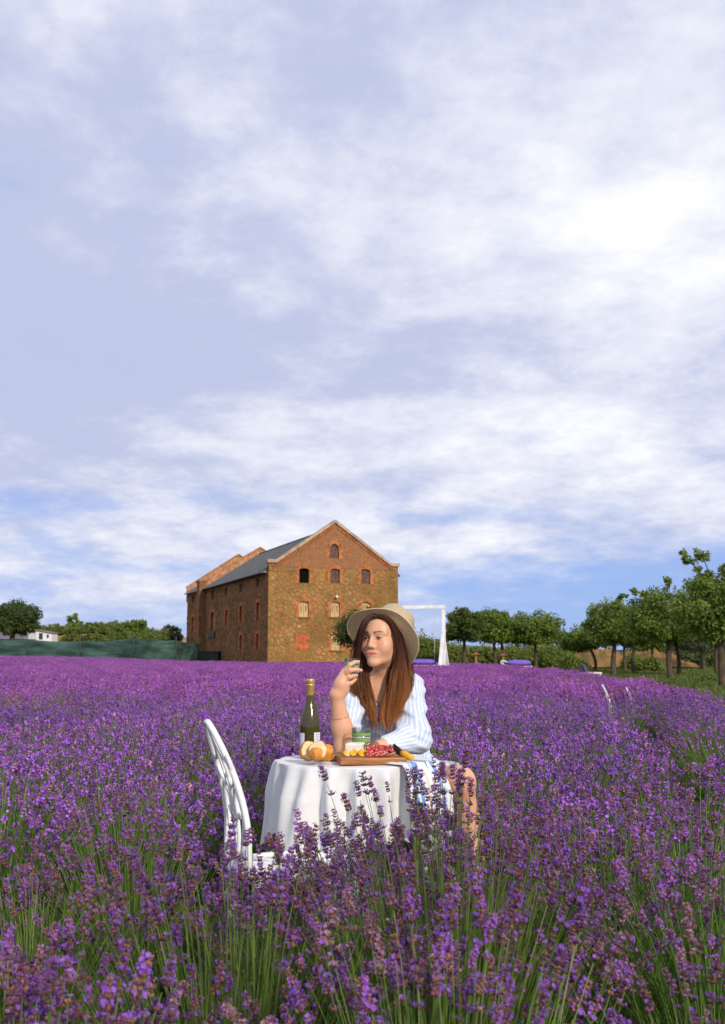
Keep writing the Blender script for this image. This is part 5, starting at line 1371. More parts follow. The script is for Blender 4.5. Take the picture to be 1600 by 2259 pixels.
def make_knife():
    a = at(866, 1648, 4.03); b = at(886, 1662, 3.985); c = at(911, 1674, 3.945)
    root = empty('cheese_knife', b); tag(root, 'cheese knife with dark broad blade and yellow handle', 'knife')
    m_y = mat('yellow_handle', (0.80, 0.42, 0.02), 0.4); m_b = mat('dark_blade', (0.035, 0.022, 0.018), 0.35, spec=0.5)
    d1 = (a - b); d2 = (c - b)
    mb = MB(); mb.tube([Vector((0, 0, 0.002)) - d2 * 0.02, d2 * 0.3 + Vector((0, 0, 0.002)), d2 * 0.7 + Vector((0, 0, 0.001)), d2 * 0.96, d2], [0.0105, 0.0125, 0.0125, 0.0115, 0.006], 12, flat=0.75); mb.build('handle', [m_y], root)
    d = d1.normalized(); up = Vector((0, 0, 1)); up = (up - d * up.dot(d)).normalized(); L = d1.length
    poly = [(0, -0.012), (L * 0.75, -0.014), (L, 0.006), (L * 0.9, 0.016), (0.0, 0.013)]
    nrm = d.cross(up); mb = MB(); V = [d * x + up * z - nrm * 0.0015 for x, z in poly] + [d * x + up * z + nrm * 0.0015 for x, z in poly]; n = 5
    mb.add(V, [tuple(range(n)), tuple(reversed(range(n, 2 * n)))] + [(i, n + i, n + (i + 1) % n, (i + 1) % n) for i in range(n)]); mb.build('blade', [m_b], root)
make_knife()

# ------------------------------------------------------------------ ornate white garden chairs
def make_chair(loc, rz, label, group='white garden chairs'):
    root = empty('garden_chair', loc, rz); tag(root, label, 'chair', group)
    # local: faces +x, back at x = -0.2, width along y
    def bx(z):                                   # back profile
        t = (z - 0.43) / 0.47
        return -0.185 - 0.115 * t + 0.030 * math.sin(t * math.pi * 1.0) - 0.03 * max(0, 0.3 - t)
    def outline(s):
        # heart-like outline from one seat corner over the top to the other, s in 0..1
        a = math.pi * s; z = 0.43 + 0.475 * math.sin(a) ** 0.85; y = -0.185 * math.cos(a) * (1 + 0.10 * math.sin(a) ** 2) * (1 - 0.25 * ((z - 0.43) / 0.475) ** 2)
        return (bx(z), y, z)
    def bar(name, pts, rad, flat=1.0, n=10):
        mb = MB(); mb.tube(pts, rad, n, flat=flat); return mb.build(name, [m_white], root)
    bar('back_frame', [outline(s) for s in np.linspace(0, 1, 41)], 0.0105, 0.8)
    for sg in (-1, 1):
        def P(y, z): return (bx(z), sg * y, z)
        bar('scroll', catmull([P(0.02, 0.44), P(0.10, 0.52), P(0.135, 0.62), P(0.10, 0.70), P(0.045, 0.66), P(0.06, 0.60), P(0.09, 0.62)], 28), 0.0075)
        bar('scroll', catmull([P(0.0, 0.895), P(0.03, 0.82), P(0.09, 0.78), P(0.13, 0.80), P(0.12, 0.73), P(0.05, 0.70), P(0.012, 0.74)], 26), 0.0075)
        bar('scroll', catmull([P(0.01, 0.45), P(0.025, 0.55), P(0.012, 0.66), P(0.03, 0.76), P(0.005, 0.86)], 20), 0.007)
        bar('scroll', catmull([P(0.165, 0.47), P(0.12, 0.50), P(0.06, 0.47)], 12), 0.009)
    mb = MB(); ring = [(0.215, 0.415), (0.222, 0.421), (0.222, 0.432), (0.215, 0.438), (0.190, 0.438), (0.185, 0.430), (0.190, 0.415), (0.215, 0.415)]
    mb.lathe(ring, 40); mb.build('seat', [m_white], root)
    for k in range(12):
        a = 2 * math.pi * k / 12
        pts = catmull([(0.03 * math.cos(a), 0.03 * math.sin(a), 0.428), (0.11 * math.cos(a + 0.22), 0.11 * math.sin(a + 0.22), 0.428), (0.19 * math.cos(a + 0.1), 0.19 * math.sin(a + 0.1), 0.428)], 7)
        mb = MB(); mb.tube(pts, 0.013, 6, flat=0.5); mb.build('seat_rib', [m_white], root)
    mb = MB(); mb.lathe([(0.0, 0.42), (0.05, 0.42), (0.055, 0.428), (0.05, 0.436), (0.0, 0.436)], 20); mb.build('seat_rosette', [m_white], root)
    for k, (x, y) in enumerate(((0.15, 0.15), (0.15, -0.15), (-0.15, 0.15), (-0.15, -0.15))):
        bar('leg', catmull([(x, y, 0.415), (x * 1.25, y * 1.2, 0.30), (x * 1.1, y * 1.05, 0.15), (x * 1.45, y * 1.3, 0.008)], 16), list(np.linspace(0.015, 0.011, 16)), n=8)
    return root
make_chair((-0.228, 3.66, 0), R(18), 'empty ornate white metal chair seen from the side at the table')
make_chair((0.125, 5.02, 0.02), R(-92), 'white metal chair the woman in the hat sits on')
q = at(1374, 1500, 16.0); make_chair((q.x, q.y, -0.20), R(-7), 'distant white chair half sunk in lavender on the right')
q = at(1424, 1500, 17.0); make_chair((q.x, q.y, -0.27), R(-8), 'farthest white chair, only its tip showing in the lavender')

# ------------------------------------------------------------------ signed-distance modelling for the woman
class SDF:
    def __init__(s): s.p = []
    def cone(s, a, b, ra, rb, k=0.02, op=1): s.p.append(('c', np.array(a, float), np.array(b, float), ra, rb, k, op))
    def ball(s, c, r, k=0.02, op=1): s.p.append(('c', np.array(c, float), np.array(c, float) + 1e-5, r, r, k, op))
    def ell(s, c, rad, M=None, k=0.02, op=1): s.p.append(('e', np.array(c, float), np.array(rad, float), np.eye(3) if M is None else np.array(M), None, k, op))
    @staticmethod
    def dist(q, P):
        if q[0] == 'c':
            a, b, ra, rb = q[1:5]; ab = b - a; L2 = float(ab @ ab) + 1e-12
            t = np.clip(((P - a) @ ab) / L2, 0, 1)
            return np.linalg.norm(P - a - t[:, None] * ab, axis=1) - (ra + (rb - ra) * t)
        c, rad, M = q[1:4]
        l = (P - c) @ M; k0 = np.linalg.norm(l / rad, axis=1); k1 = np.linalg.norm(l / (rad * rad), axis=1) + 1e-9
        return k0 * (k0 - 1) / k1
    def eval(s, P, prims=None):
        D = np.full(len(P), 1e3)
        for q in (prims if prims is not None else s.p):
            d = s.dist(q, P); k = q[5]
            if q[6] > 0:
                h = np.clip(0.5 + 0.5 * (D - d) / k, 0, 1); D = D * (1 - h) + d * h - k * h * (1 - h)
            else:
                h = np.clip(0.5 - 0.5 * (D + d) / k, 0, 1); D = D * (1 - h) - d * h + k * h * (1 - h)
        return D
def surface(sdf, lo, hi, h, extra=None, n=16):
    """dual mesh of the zero surface, in blocks"""
    lo = np.array(lo, float); hi = np.array(hi, float); nb = np.ceil((hi - lo) / (h * n)).astype(int)
    big = 1 << 20; keys, pos, quads = [], [], []
    Rb = h * n * 0.87
    g = np.stack(np.meshgrid(*[np.arange(b) for b in nb], indexing='ij'), -1).reshape(-1, 3)
    cen = lo + (g + 0.5) * h * n
    dall = np.stack([sdf.dist(q, cen) for q in sdf.p], 1)
    pos_p = np.array([q[6] > 0 for q in sdf.p])
    dmin = dall[:, pos_p].min(1)
    for bi in np.where(dmin < Rb * 1.35 + 0.02)[0]:
        sel = [q for q, d in zip(sdf.p, dall[bi]) if d < max(dmin[bi], 0) + 2.2 * Rb + 0.05]
        o = g[bi] * n - 1
        ax = [np.arange(o[i], o[i] + n + 2) for i in range(3)]
        G = np.stack(np.meshgrid(*ax, indexing='ij'), -1)
        P = lo + G.reshape(-1, 3) * h
        F = sdf.eval(P, sel)
        if extra is not None: F = extra(P, F)
        F = F.reshape(n + 2, n + 2, n + 2)
        if F.min() > 0 or F.max() < 0: continue
        m = n + 1
        acc = np.zeros((m, m, m, 3)); cnt = np.zeros((m, m, m))
        corners = [(i, j, k) for i in (0, 1) for j in (0, 1) for k in (0, 1)]
        for a in corners:
            for axn in range(3):
                if a[axn] == 1: continue
                b = list(a); b[axn] = 1
                fa = F[a[0]:a[0] + m, a[1]:a[1] + m, a[2]:a[2] + m]; fb = F[b[0]:b[0] + m, b[1]:b[1] + m, b[2]:b[2] + m]
                cr = (fa < 0) != (fb < 0); t = np.where(cr, fa / np.where(cr, fa - fb, 1), 0)
                cnt += cr
                for d in range(3): acc[..., d] += cr * (a[d] + (t if d == axn else 0))
        act = cnt > 0; I = np.argwhere(act)
        ctr = acc[act] / cnt[act][:, None]
        gi = I + o
        kk = (gi[:, 0] + 100) * big * big + (gi[:, 1] + 100) * big + gi[:, 2] + 100
        keys.append(kk); pos.append(lo + (gi + ctr) * h)
        def key(i, j, k): return (i + o[0] + 100) * big * big + (j + o[1] + 100) * big + (k + o[2] + 100)
        for axn in range(3):
            e = [0, 0, 0]; e[axn] = 1
            A = F[1:n + 1, 1:n + 1, 1:n + 1]; B = F[1 + e[0]:n + 1 + e[0], 1 + e[1]:n + 1 + e[1], 1 + e[2]:n + 1 + e[2]]
            cr = np.argwhere((A < 0) != (B < 0)) + 1
            if len(cr) == 0: continue
            i, j, k = cr.T; u, v = [(1, 2), (2, 0), (0, 1)][axn]
            du = np.zeros(3, int); dv = np.zeros(3, int); du[u] = 1; dv[v] = 1
            q = np.stack([key(*(cr - du - dv).T), key(*(cr - dv).T), key(*cr.T), key(*(cr - du).T)], -1)
            flip = A[i - 1, j - 1, k - 1] > 0
            q[flip] = q[flip][:, ::-1]
            quads.append(q)
    keys = np.concatenate(keys); pos = np.concatenate(pos); quads = np.concatenate(quads)
    uk, first = np.unique(keys, return_index=True)
    V = pos[first]; Q = np.searchsorted(uk, quads); Q = np.clip(Q, 0, len(uk) - 1)
    ok = (uk[Q] == quads).all(1)
    return V, Q[ok]
def relax(V, Q, it=2, lam=0.5):
    n = len(V)
    E = np.concatenate([Q[:, [0, 1]], Q[:, [1, 2]], Q[:, [2, 3]], Q[:, [3, 0]]]); E = np.concatenate([E, E[:, ::-1]])
    cnt = np.bincount(E[:, 0], minlength=n)[:, None].clip(1)
    for _ in range(it):
        S = np.stack([np.bincount(E[:, 0], weights=V[E[:, 1], d], minlength=n) for d in range(3)], -1)
        V = V * (1 - lam) + lam * S / cnt
    return V

def biggest(V, Q):
    lab = np.arange(len(V))
    while True:
        m = lab[Q].min(1); new = lab.copy()
        for c in range(4): np.minimum.at(new, Q[:, c], m)
        new = new[new]
        if (new == lab).all(): break
        lab = new
    u, cnt = np.unique(lab, return_counts=True); keep = lab == u[cnt.argmax()]
    idx = np.cumsum(keep) - 1; Q = Q[keep[Q].all(1)]
    return V[keep], idx[Q]
def A3(px, py, D): return np.array(at(px, py, D))

# head frame
HEAD = A3(842, 1412, 4.66)
YAW = R(31); PT = R(3)
hf = np.array([-math.sin(YAW) * math.cos(PT), -math.cos(YAW) * math.cos(PT), math.sin(PT)])
hx = np.cross(hf, [0, 0, 1.0]); hx /= np.linalg.norm(hx); hu = np.cross(hx, hf)
HM = np.stack([hx, hf, hu], 1)                    # columns: her right, forward, up
def hp(x, y, z): return HEAD + HM @ np.array([x, y, z], float)

# joints
NECK = A3(848, 1508, 4.76); L_SH = A3(906, 1516, 4.80); R_SH = A3(778, 1520, 4.72)
CHEST = A3(850, 1570, 4.82); WAIST = A3(872, 1650, 4.90); PELV = np.array([0.175, 4.97, 0.575])
R_EL = A3(760, 1643, 4.45); R_WR = A3(743, 1534, 4.40)
L_EL = A3(914, 1632, 4.58); L_WR = A3(842, 1645, 4.46); L_HN = A3(805, 1652, 4.42)
L_HIP = np.array([0.27, 4.93, 0.55]); L_KN = A3(1014, 1726, 4.62); L_AN = np.array([0.52, 4.66, 0.09])
R_HIP = np.array([0.09, 4.95, 0.55]); R_KN = np.array([0.02, 4.55, 0.50]); R_AN = np.array([0.0, 4.62, 0.09])

def body_sdf():
    s = SDF()
    # skull and face, head frame
    s.ell(hp(0, -0.018, 0.038), (0.073, 0.090, 0.082), HM, 0.01)
    s.ell(hp(0, 0.012, -0.033), (0.0660, 0.069, 0.082), HM, 0.03)
    for g in (-1, 1):
        s.cone(hp(g * 0.052, -0.012, -0.052), hp(g * 0.014, 0.062, -0.098), 0.017, 0.016, 0.02)
        s.ball(hp(g * 0.037, 0.049, -0.034), 0.0305, 0.025)
        s.ball(hp(g * 0.044, 0.046, -0.012), 0.022, 0.02)
        s.cone(hp(g * 0.012, 0.0775, 0.026), hp(g * 0.046, 0.060, 0.024), 0.011, 0.012, 0.014)
    s.ell(hp(0, 0.050, 0.052), (0.056, 0.034, 0.036), HM, 0.03)
    s.ball(hp(0, 0.070, -0.099), 0.0175, 0.02)
    s.ell(hp(0, 0.068, -0.066), (0.028, 0.018, 0.020), HM, 0.02)
    for g in (-1, 1):
        s.ell(hp(g * 0.0315, 0.0905, 0.005), (0.0190, 0.0135, 0.0105), HM, 0.010, -1)          # eye socket
        s.ell(hp(g * 0.0315, 0.0700, 0.0035), (0.0150, 0.0128, 0.0128), HM, 0.004)              # lids
        s.ell(hp(g * 0.0315, 0.0850, 0.0025), (0.0112, 0.0075, 0.0036), HM, 0.002, -1)           # lid opening
    s.cone(hp(0, 0.0800, 0.016), hp(0, 0.0960, -0.027), 0.0078, 0.0085, 0.011)                    # nose
    s.ball(hp(0, 0.0965, -0.0310), 0.0100, 0.007)
    for g in (-1, 1): s.ball(hp(g * 0.0122, 0.0865, -0.0345), 0.0076, 0.008)
    s.ell(hp(0, 0.0808, -0.0605), (0.0255, 0.0080, 0.0048), HM, 0.009)
    s.ell(hp(0, 0.0800, -0.0705), (0.0215, 0.0086, 0.0056), HM, 0.009)
    s.ell(hp(0, 0.0900, -0.0655), (0.0285, 0.0070, 0.0012), HM, 0.003, -1)
    # neck and shoulders
    s.cone(hp(0, -0.022, -0.060), NECK + [0, 0.0, 0.0], 0.047, 0.050, 0.030)
    for SH in (L_SH, R_SH): s.cone(NECK + [0, 0.01, -0.01], SH, 0.045, 0.046, 0.05)
    s.cone(NECK + [0, 0.02, -0.05], CHEST, 0.085, 0.105, 0.05)
    s.cone(CHEST, WAIST, 0.112, 0.100, 0.06)
    s.cone(WAIST, PELV, 0.105, 0.12, 0.05)
    # arms
    s.cone(R_SH, R_EL, 0.046, 0.039, 0.03)
    mid = R_EL * 0.62 + R_WR * 0.38
    s.cone(R_EL, mid, 0.037, 0.0405, 0.02); s.cone(mid, R_WR, 0.0405, 0.0265, 0.02)
    s.cone(L_SH, L_EL, 0.046, 0.038, 0.03); s.cone(L_EL, L_WR, 0.038, 0.025, 0.02); s.cone(L_WR, L_HN, 0.024, 0.020, 0.012)
    for dx in (-0.012, 0.0, 0.012): s.cone(L_HN + [0.0, dx, 0], L_HN + [-0.045, dx * 1.3 - 0.01, -0.008], 0.010, 0.008, 0.006)
    # right hand: palm, four fingers round the tumbler, thumb behind it
    K = {'i': A3(759, 1482, 4.400), 'm': A3(755, 1491, 4.390), 'r': A3(758, 1501, 4.385), 'l': A3(764, 1510, 4.390)}
    for key_ in K: s.cone(R_WR + (K[key_] - R_WR) * 0.12, K[key_], 0.0225, 0.0125, 0.014)
    s.ball((R_WR + K['m'] + K['r']) / 3, 0.026, 0.02)
    s.cone(R_WR, (R_WR + K['l']) / 2 + [0.010, 0.01, 0], 0.024, 0.022, 0.02)
    FG = {'i': [(772, 1467, 4.385), (783, 1461, 4.398), (791, 1460, 4.412)], 'm': [(773, 1479, 4.375), (786, 1477, 4.388), (797, 1479, 4.403)],
          'r': [(771, 1494, 4.375), (780, 1491, 4.388), (787, 1490, 4.400)], 'l': [(774, 1507, 4.385), (781, 1502, 4.400), (785, 1498, 4.412)]}
    fr = {'i': (0.0098, 0.0085, 0.0068), 'm': (0.0100, 0.0086, 0.0068), 'r': (0.0095, 0.0082, 0.0066), 'l': (0.0085, 0.0072, 0.0058)}
    tips = {}
    for key_, pts in FG.items():
        P = [K[key_]] + [A3(*q) for q in pts]; r0, r1, r2 = fr[key_]
        s.cone(P[0], P[1], 0.0112, r0, 0.006); s.cone(P[1], P[2], r0, r1, 0.003); s.cone(P[2], P[3], r1, r2, 0.003); tips[key_] = (P[3], P[3] - P[2])
    th0 = R_WR + (K['i'] - R_WR) * 0.42 + [0.012, 0.018, 0]
    s.cone(th0, A3(768, 1498, 4.445), 0.015, 0.0115, 0.012); s.cone(A3(768, 1498, 4.445), A3(774, 1478, 4.487), 0.0112, 0.0098, 0.004); s.cone(A3(774, 1478, 4.487), A3(784, 1464, 4.497), 0.0098, 0.0075, 0.004)
    # legs
    lm = L_HIP * 0.4 + L_KN * 0.6
    s.cone(PELV, L_HIP, 0.12, 0.098, 0.05); s.cone(L_HIP, L_KN, 0.092, 0.066, 0.03); s.ball(L_KN + [0.0, -0.006, 0.0], 0.062, 0.02)
    cm = L_KN * 0.65 + L_AN * 0.35 + [0, 0.03, 0]; s.cone(L_KN, cm, 0.056, 0.056, 0.03); s.cone(cm, L_AN, 0.055, 0.034, 0.02); s.cone(L_AN - [0, 0, 0.045], L_AN + [0.03, -0.16, -0.065], 0.036, 0.024, 0.03)
    s.cone(PELV, R_HIP, 0.12, 0.098, 0.05); s.cone(R_HIP, R_KN, 0.090, 0.062, 0.03)
    cm = R_KN * 0.65 + R_AN * 0.35 + [0, 0.03, 0]; s.cone(R_KN, cm, 0.056, 0.056, 0.03); s.cone(cm, R_AN, 0.055, 0.034, 0.02); s.cone(R_AN - [0, 0, 0.045], R_AN + [-0.02, -0.16, -0.065], 0.036, 0.024, 0.03)
    return s, tips, K

def skin_mat():
    m = bpy.data.materials.new('skin'); m.use_nodes = True; t = m.node_tree; b = t.nodes['Principled BSDF']; L = t.links.new
    a = nd(t, 'ShaderNodeVertexColor', layer_name='Col')
    tcn = nd(t, 'ShaderNodeTexCoord'); n = nd(t, 'ShaderNodeTexNoise', i_Scale=38.0, i_Detail=5.0); L(tcn.outputs['Object'], n.inputs['Vector'])
    c = mixc(t, 1.0, a.outputs[0], mixc(t, n.outputs[0], (0.93, 0.91, 0.90), (1.06, 1.06, 1.06)), 'MULTIPLY'); L(c, b.inputs['Base Color'])
    b.inputs['Roughness'].default_value = 0.46; b.inputs['Specular IOR Level'].default_value = 0.45
    b.inputs['Subsurface Weight'].default_value = 0.25; b.inputs['Subsurface Radius'].default_value = (1.0, 0.35, 0.2); b.inputs['Subsurface Scale'].default_value = 0.006
    return m
m_skin = skin_mat()

person = empty('person', (0.17, 4.9, 0.0))
tag(person, 'seated woman in straw sun hat and striped white-blue shirt holding a glass', 'person')
def pchild(name, me, mats, parent=None):
    o = link(name, me, parent or person, mats)
    o.matrix_parent_inverse = Matrix.Identity(4)
    if parent is None: o.location = -Vector((0.17, 4.9, 0.0))
    return o

bs, TIPS, KN = body_sdf()
Vb, Qb = surface(bs, (-0.32, 4.2, 0.0), (0.70, 5.2, 1.42), 0.0026)
Vb = relax(Vb, Qb, 2, 0.45)
# coarser mesh where clothes and the table hide the body
def seg_d(V, a, b):
    ab = b - a; t = np.clip(((V - a) @ ab) / (ab @ ab), 0, 1); return np.linalg.norm(V - a - t[:, None] * ab, axis=1)
fine_ = (np.linalg.norm(Vb - HEAD, axis=1) < 0.19) | (seg_d(Vb, R_EL * 0.6 + R_WR * 0.4, A3(775, 1480, 4.40)) < 0.085)
key_ = np.floor(Vb / 0.0068).astype(np.int64) + 2000; kk_ = (key_[:, 0] * 100000 + key_[:, 1]) * 100000 + key_[:, 2]
kk_ = np.where(fine_, -1 - np.arange(len(Vb)), kk_)
_, inv_ = np.unique(kk_, return_inverse=True); cnt_ = np.bincount(inv_)
Vb = np.stack([np.bincount(inv_, weights=Vb[:, d]) / cnt_ for d in range(3)], -1); q_ = inv_[Qb]
d_ = [q_[:, i] == q_[:, (i + 1) % 4] for i in range(4)]; nd_ = sum(x.astype(int) for x in d_); diag_ = (q_[:, 0] == q_[:, 2]) | (q_[:, 1] == q_[:, 3])
Qb = q_[(nd_ == 0) & ~diag_]; Tb = []
for i in range(4):
    m_ = d_[i] & (nd_ == 1) & ~diag_; Tb.append(np.delete(q_[m_], i, axis=1))
Tb = np.concatenate(Tb)
# skin colours: lips, brows, lashes, cheeks, nails
def body_colours(V):
    col = np.tile(np.array([0.73, 0.395, 0.24]), (len(V), 1))
    l = (V - HEAD) @ HM; x, y, z = l.T; ax = np.abs(x); face = (y > 0.03)
    def blend(mask, c): 
        m = np.clip(mask, 0, 1)[:, None]; col[:] = col * (1 - m) + np.array(c) * m
    blend(np.exp(-(((ax - 0.043) / 0.017) ** 2 + ((z + 0.026) / 0.017) ** 2)) * face * 0.55, (0.74, 0.25, 0.165))
    blend(np.exp(-((x / 0.011) ** 2 + ((z + 0.034) / 0.009) ** 2)) * (y > 0.09) * 0.35, (0.66, 0.21, 0.14))
    # lips
    zu = -0.0562 - 0.20 * np.abs(ax - 0.006) * (ax > 0.006); zl = -0.0765 + 0.40 * ax
    lip = np.clip((zu + 0.0012 - z) / 0.0016, 0, 1) * np.clip((z - zl) / 0.0016, 0, 1) * (ax < 0.0262) * (y > 0.062)
    blend(lip * 0.85, (0.66, 0.17, 0.125))
    blend((np.abs(z + 0.0660 - 2.6 * ax * ax) < 0.0013) * (ax < 0.0245) * (y > 0.066) * 0.75, (0.20, 0.035, 0.03))
    # brows
    bz = 0.0250 + 0.0058 * np.sin(np.clip((ax - 0.013) / 0.037, 0, 1) * math.pi * 0.80) 
    th = 0.0042 * (1 - 0.55 * np.clip((ax - 0.013) / 0.037, 0, 1))
    blend((np.abs(z - bz) < th) * (ax > 0.012) * (ax < 0.051) * (y > 0.02) * 0.86, (0.085, 0.035, 0.020))
    # lash line and lid shade
    u = np.clip((ax - 0.0315) / 0.0145, -1.2, 1.2); lz = 0.0030 + 0.0046 * np.sqrt(np.clip(1 - u * u, 0, 1)); 
    blend((np.abs(z - lz - 0.0004) < 0.0020) * (np.abs(u) < 1.15) * (y > 0.05) * 0.95, (0.035, 0.016, 0.012))
    lz2 = 0.0022 - 0.0044 * np.sqrt(np.clip(1 - u * u, 0, 1))
    blend((np.abs(z - lz2) < 0.0009) * (np.abs(u) < 1.0) * (y > 0.05) * 0.55, (0.12, 0.05, 0.035))
    blend(np.exp(-((u) ** 2 + ((z - 0.0115) / 0.0042) ** 2)) * (y > 0.05) * 0.35, (0.40, 0.17, 0.11))
    blend((np.abs(x) < 0.012) * (np.abs(x) > 0.0045) * (z < -0.0395) * (z > -0.0435) * (y > 0.082) * 0.6, (0.20, 0.06, 0.04))
    for p, d in TIPS.values():                     # nails
        d = d / np.linalg.norm(d); q = V - (p + d * 0.0015)
        blend((np.linalg.norm(q, axis=1) < 0.0068) * ((q @ np.array([-0.1, -0.75, 0.6])) > 0.002) * 0.9, (0.80, 0.60, 0.58))
    for p in KN.values(): blend(np.exp(-(np.linalg.norm(V - p, axis=1) / 0.012) ** 2) * 0.3, (0.62, 0.22, 0.15))
    blend(np.exp(-(np.linalg.norm(V - L_KN - [0, -0.05, 0.0], axis=1) / 0.05) ** 2) * 0.35, (0.62, 0.24, 0.15))
    return col
body = pchild('body', np_mesh('body', Vb, T=Tb, Q=Qb, col=body_colours(Vb), smooth=True), m_skin)
print('body verts', len(Vb))

# eyes
m_eye = mat('eye', attr=True, rough=0.3, spec=0.3)
for g in (-1, 1):
    n, mm = 32, 20; V = []; cc = []
    look = np.array([0.16, 0.97, -0.02]); look /= np.linalg.norm(look)
    for i in range(mm + 1):
        for k in range(n):
            a = math.pi * i / mm; b = 2 * math.pi * k / n
            d = np.array([math.sin(a) * math.cos(b), math.sin(a) * math.sin(b), math.cos(a)]); V.append(hp(g * 0.0315, 0.0695, 0.0028) + HM @ (d * 0.0122))
            w = math.degrees(math.acos(max(-1, min(1, float(d @ look))))); cc.append((0.008, 0.006, 0.005) if w < 15 else (0.030, 0.013, 0.007) if w < 36 else (0.28, 0.23, 0.21))
    Q = [(i * n + k, i * n + (k + 1) % n, (i + 1) * n + (k + 1) % n, (i + 1) * n + k) for i in range(mm) for k in range(n)]
    me = np_mesh('eye', V, Q=Q, col=np.array(cc), smooth=True); fix_normals(me); pchild('eye', me, m_eye)

# ------------------------------------------------------------------ shirt
def shirt_sdf():
    s = SDF()
    for SH in (L_SH, R_SH): s.cone(NECK + [0, 0.012, -0.035], SH + [0, 0, -0.004], 0.052, 0.058, 0.04)
    s.cone(NECK + [0, 0.02, -0.075], CHEST, 0.090, 0.130, 0.06)
    s.cone(CHEST + [0.0, 0, 0], WAIST + [0.0, 0, 0.02], 0.135, 0.128, 0.06)
    for g in (-1, 1): s.ball(CHEST + [g * 0.062 + 0.0, -0.085, 0.01], 0.062, 0.05)
    s.cone(WAIST + [0, 0, 0.02], PELV + [0, -0.01, 0.10], 0.128, 0.135, 0.05)
    # right sleeve to above the elbow
    m1 = R_SH * 0.40 + R_EL * 0.60; s.cone(R_SH, m1, 0.058, 0.064, 0.03)
    # left sleeve: long and loose, gathered at the cuff
    s.cone(L_SH, L_EL + [0.0, 0.0, 0.01], 0.054, 0.068, 0.05); cu = L_EL * 0.28 + L_WR * 0.72
    s.cone(L_EL + [0, 0, 0.008], cu, 0.066, 0.046, 0.04); s.cone(cu, cu + (L_WR - L_EL) * 0.06, 0.036, 0.034, 0.012)
    # armpit drape between torso and sleeve
    s.cone(L_SH * 0.5 + CHEST * 0.5, L_EL * 0.75 + WAIST * 0.25 + [0, 0, 0.02], 0.07, 0.065, 0.06)
    return s
ss = shirt_sdf()
def shirt_extra(P, F):
    # drape folds
    w = 0.0045 * np.sin(P[:, 0] * 62 + P[:, 2] * 34 + 2.0 * np.sin(P[:, 2] * 21)) + 0.0032 * np.sin(P[:, 0] * 34 - P[:, 2] * 88 + 1.3 + 3 * np.sin(P[:, 0] * 17)) + 0.0018 * np.sin(P[:, 2] * 160 + P[:, 0] * 70)
    F = F + w
    # open collar: a wedge from the neck down the breastbone
    ax = np.abs(P[:, 0] - (NECK[0] - 0.006) - 0.10 * (NECK[2] - P[:, 2])); dz = P[:, 2] - (NECK[2] - 0.165)
    cut = np.minimum((0.46 * dz - ax), 0.12 - ax)
    front = (P[:, 1] < NECK[1] + 0.03)
    F = np.where(front, np.maximum(F, cut), F)
    r = np.linalg.norm((P - NECK - [0, 0.0, 0.03])[:, :2], axis=1); F = np.maximum(F, np.where(P[:, 2] > NECK[2] - 0.015, 0.066 - r, -1))
    return F
Vs_, Qs_ = surface(ss, (-0.30, 4.3, 0.55), (0.50, 5.25, 1.12), 0.0046, shirt_extra)
Vs_, Qs_ = biggest(Vs_, Qs_)
Vs_ = relax(Vs_, Qs_, 2, 0.4)
def stripe_coord(V):
    def ang(a, b, V):
        ab = b - a; t = np.clip(((V - a) @ ab) / (ab @ ab), 0, 1); q = V - a - t[:, None] * ab; d = np.linalg.norm(q, axis=1)
        ab = ab / np.linalg.norm(ab); u = np.cross(ab, [0.3, 1, 0.2]); u /= np.linalg.norm(u); v = np.cross(ab, u)
        return np.arctan2(q @ v, q @ u), d
    best = V[:, 0] * 1.0 + 0.25 * (V[:, 2] - 0.8) * (V[:, 0] - 0.1); bd = np.full(len(V), 1e3)
    aT, dT = ang(NECK + [0, 0.02, -0.1], WAIST, V); coord = V[:, 0] * 1.15; bd = dT - 0.135
    for a, b, r in ((L_SH, L_EL, 0.064), (L_EL, L_WR, 0.055), (R_SH, R_EL, 0.06)):
        an, d = ang(a, b, V); m = (d - r) < bd - 0.004; coord = np.where(m, an * 0.062, coord); bd = np.where(m, d - r, bd)
    return coord
def shirt_mat():
    m = bpy.data.materials.new('striped_shirt'); m.use_nodes = True; t = m.node_tree; b = t.nodes['Principled BSDF']; L = t.links.new
    a = nd(t, 'ShaderNodeAttribute', attribute_name='stripe'); s = mth(t, 'SINE', mth(t, 'MULTIPLY', a.outputs['Fac'], 2 * math.pi / 0.0175))
    n = nd(t, 'ShaderNodeTexNoise', i_Scale=300.0, i_Detail=2.0); tcn = nd(t, 'ShaderNodeTexCoord'); L(tcn.outputs['Object'], n.inputs['Vector'])
    c = mixc(t, sstep(t, s, 0.15, 0.55), (0.52, 0.61, 0.79), (0.78, 0.79, 0.81)); L(c, b.inputs['Base Color'])
    b.inputs['Roughness'].default_value = 0.85; b.inputs['Sheen Weight'].default_value = 0.15
    n2 = nd(t, 'ShaderNodeTexNoise', i_Scale=22.0, i_Detail=4.0, i_Distortion=0.6); L(tcn.outputs['Object'], n2.inputs['Vector'])
    bp = nd(t, 'ShaderNodeBump', i_Strength=0.5, i_Distance=0.008); L(n2.outputs[0], bp.inputs['Height']); L(bp.outputs[0], b.inputs['Normal'])
    return m
pchild('shirt', np_mesh('shirt', Vs_, Q=Qs_, smooth=True, fattr={'stripe': stripe_coord(Vs_)}), shirt_mat())

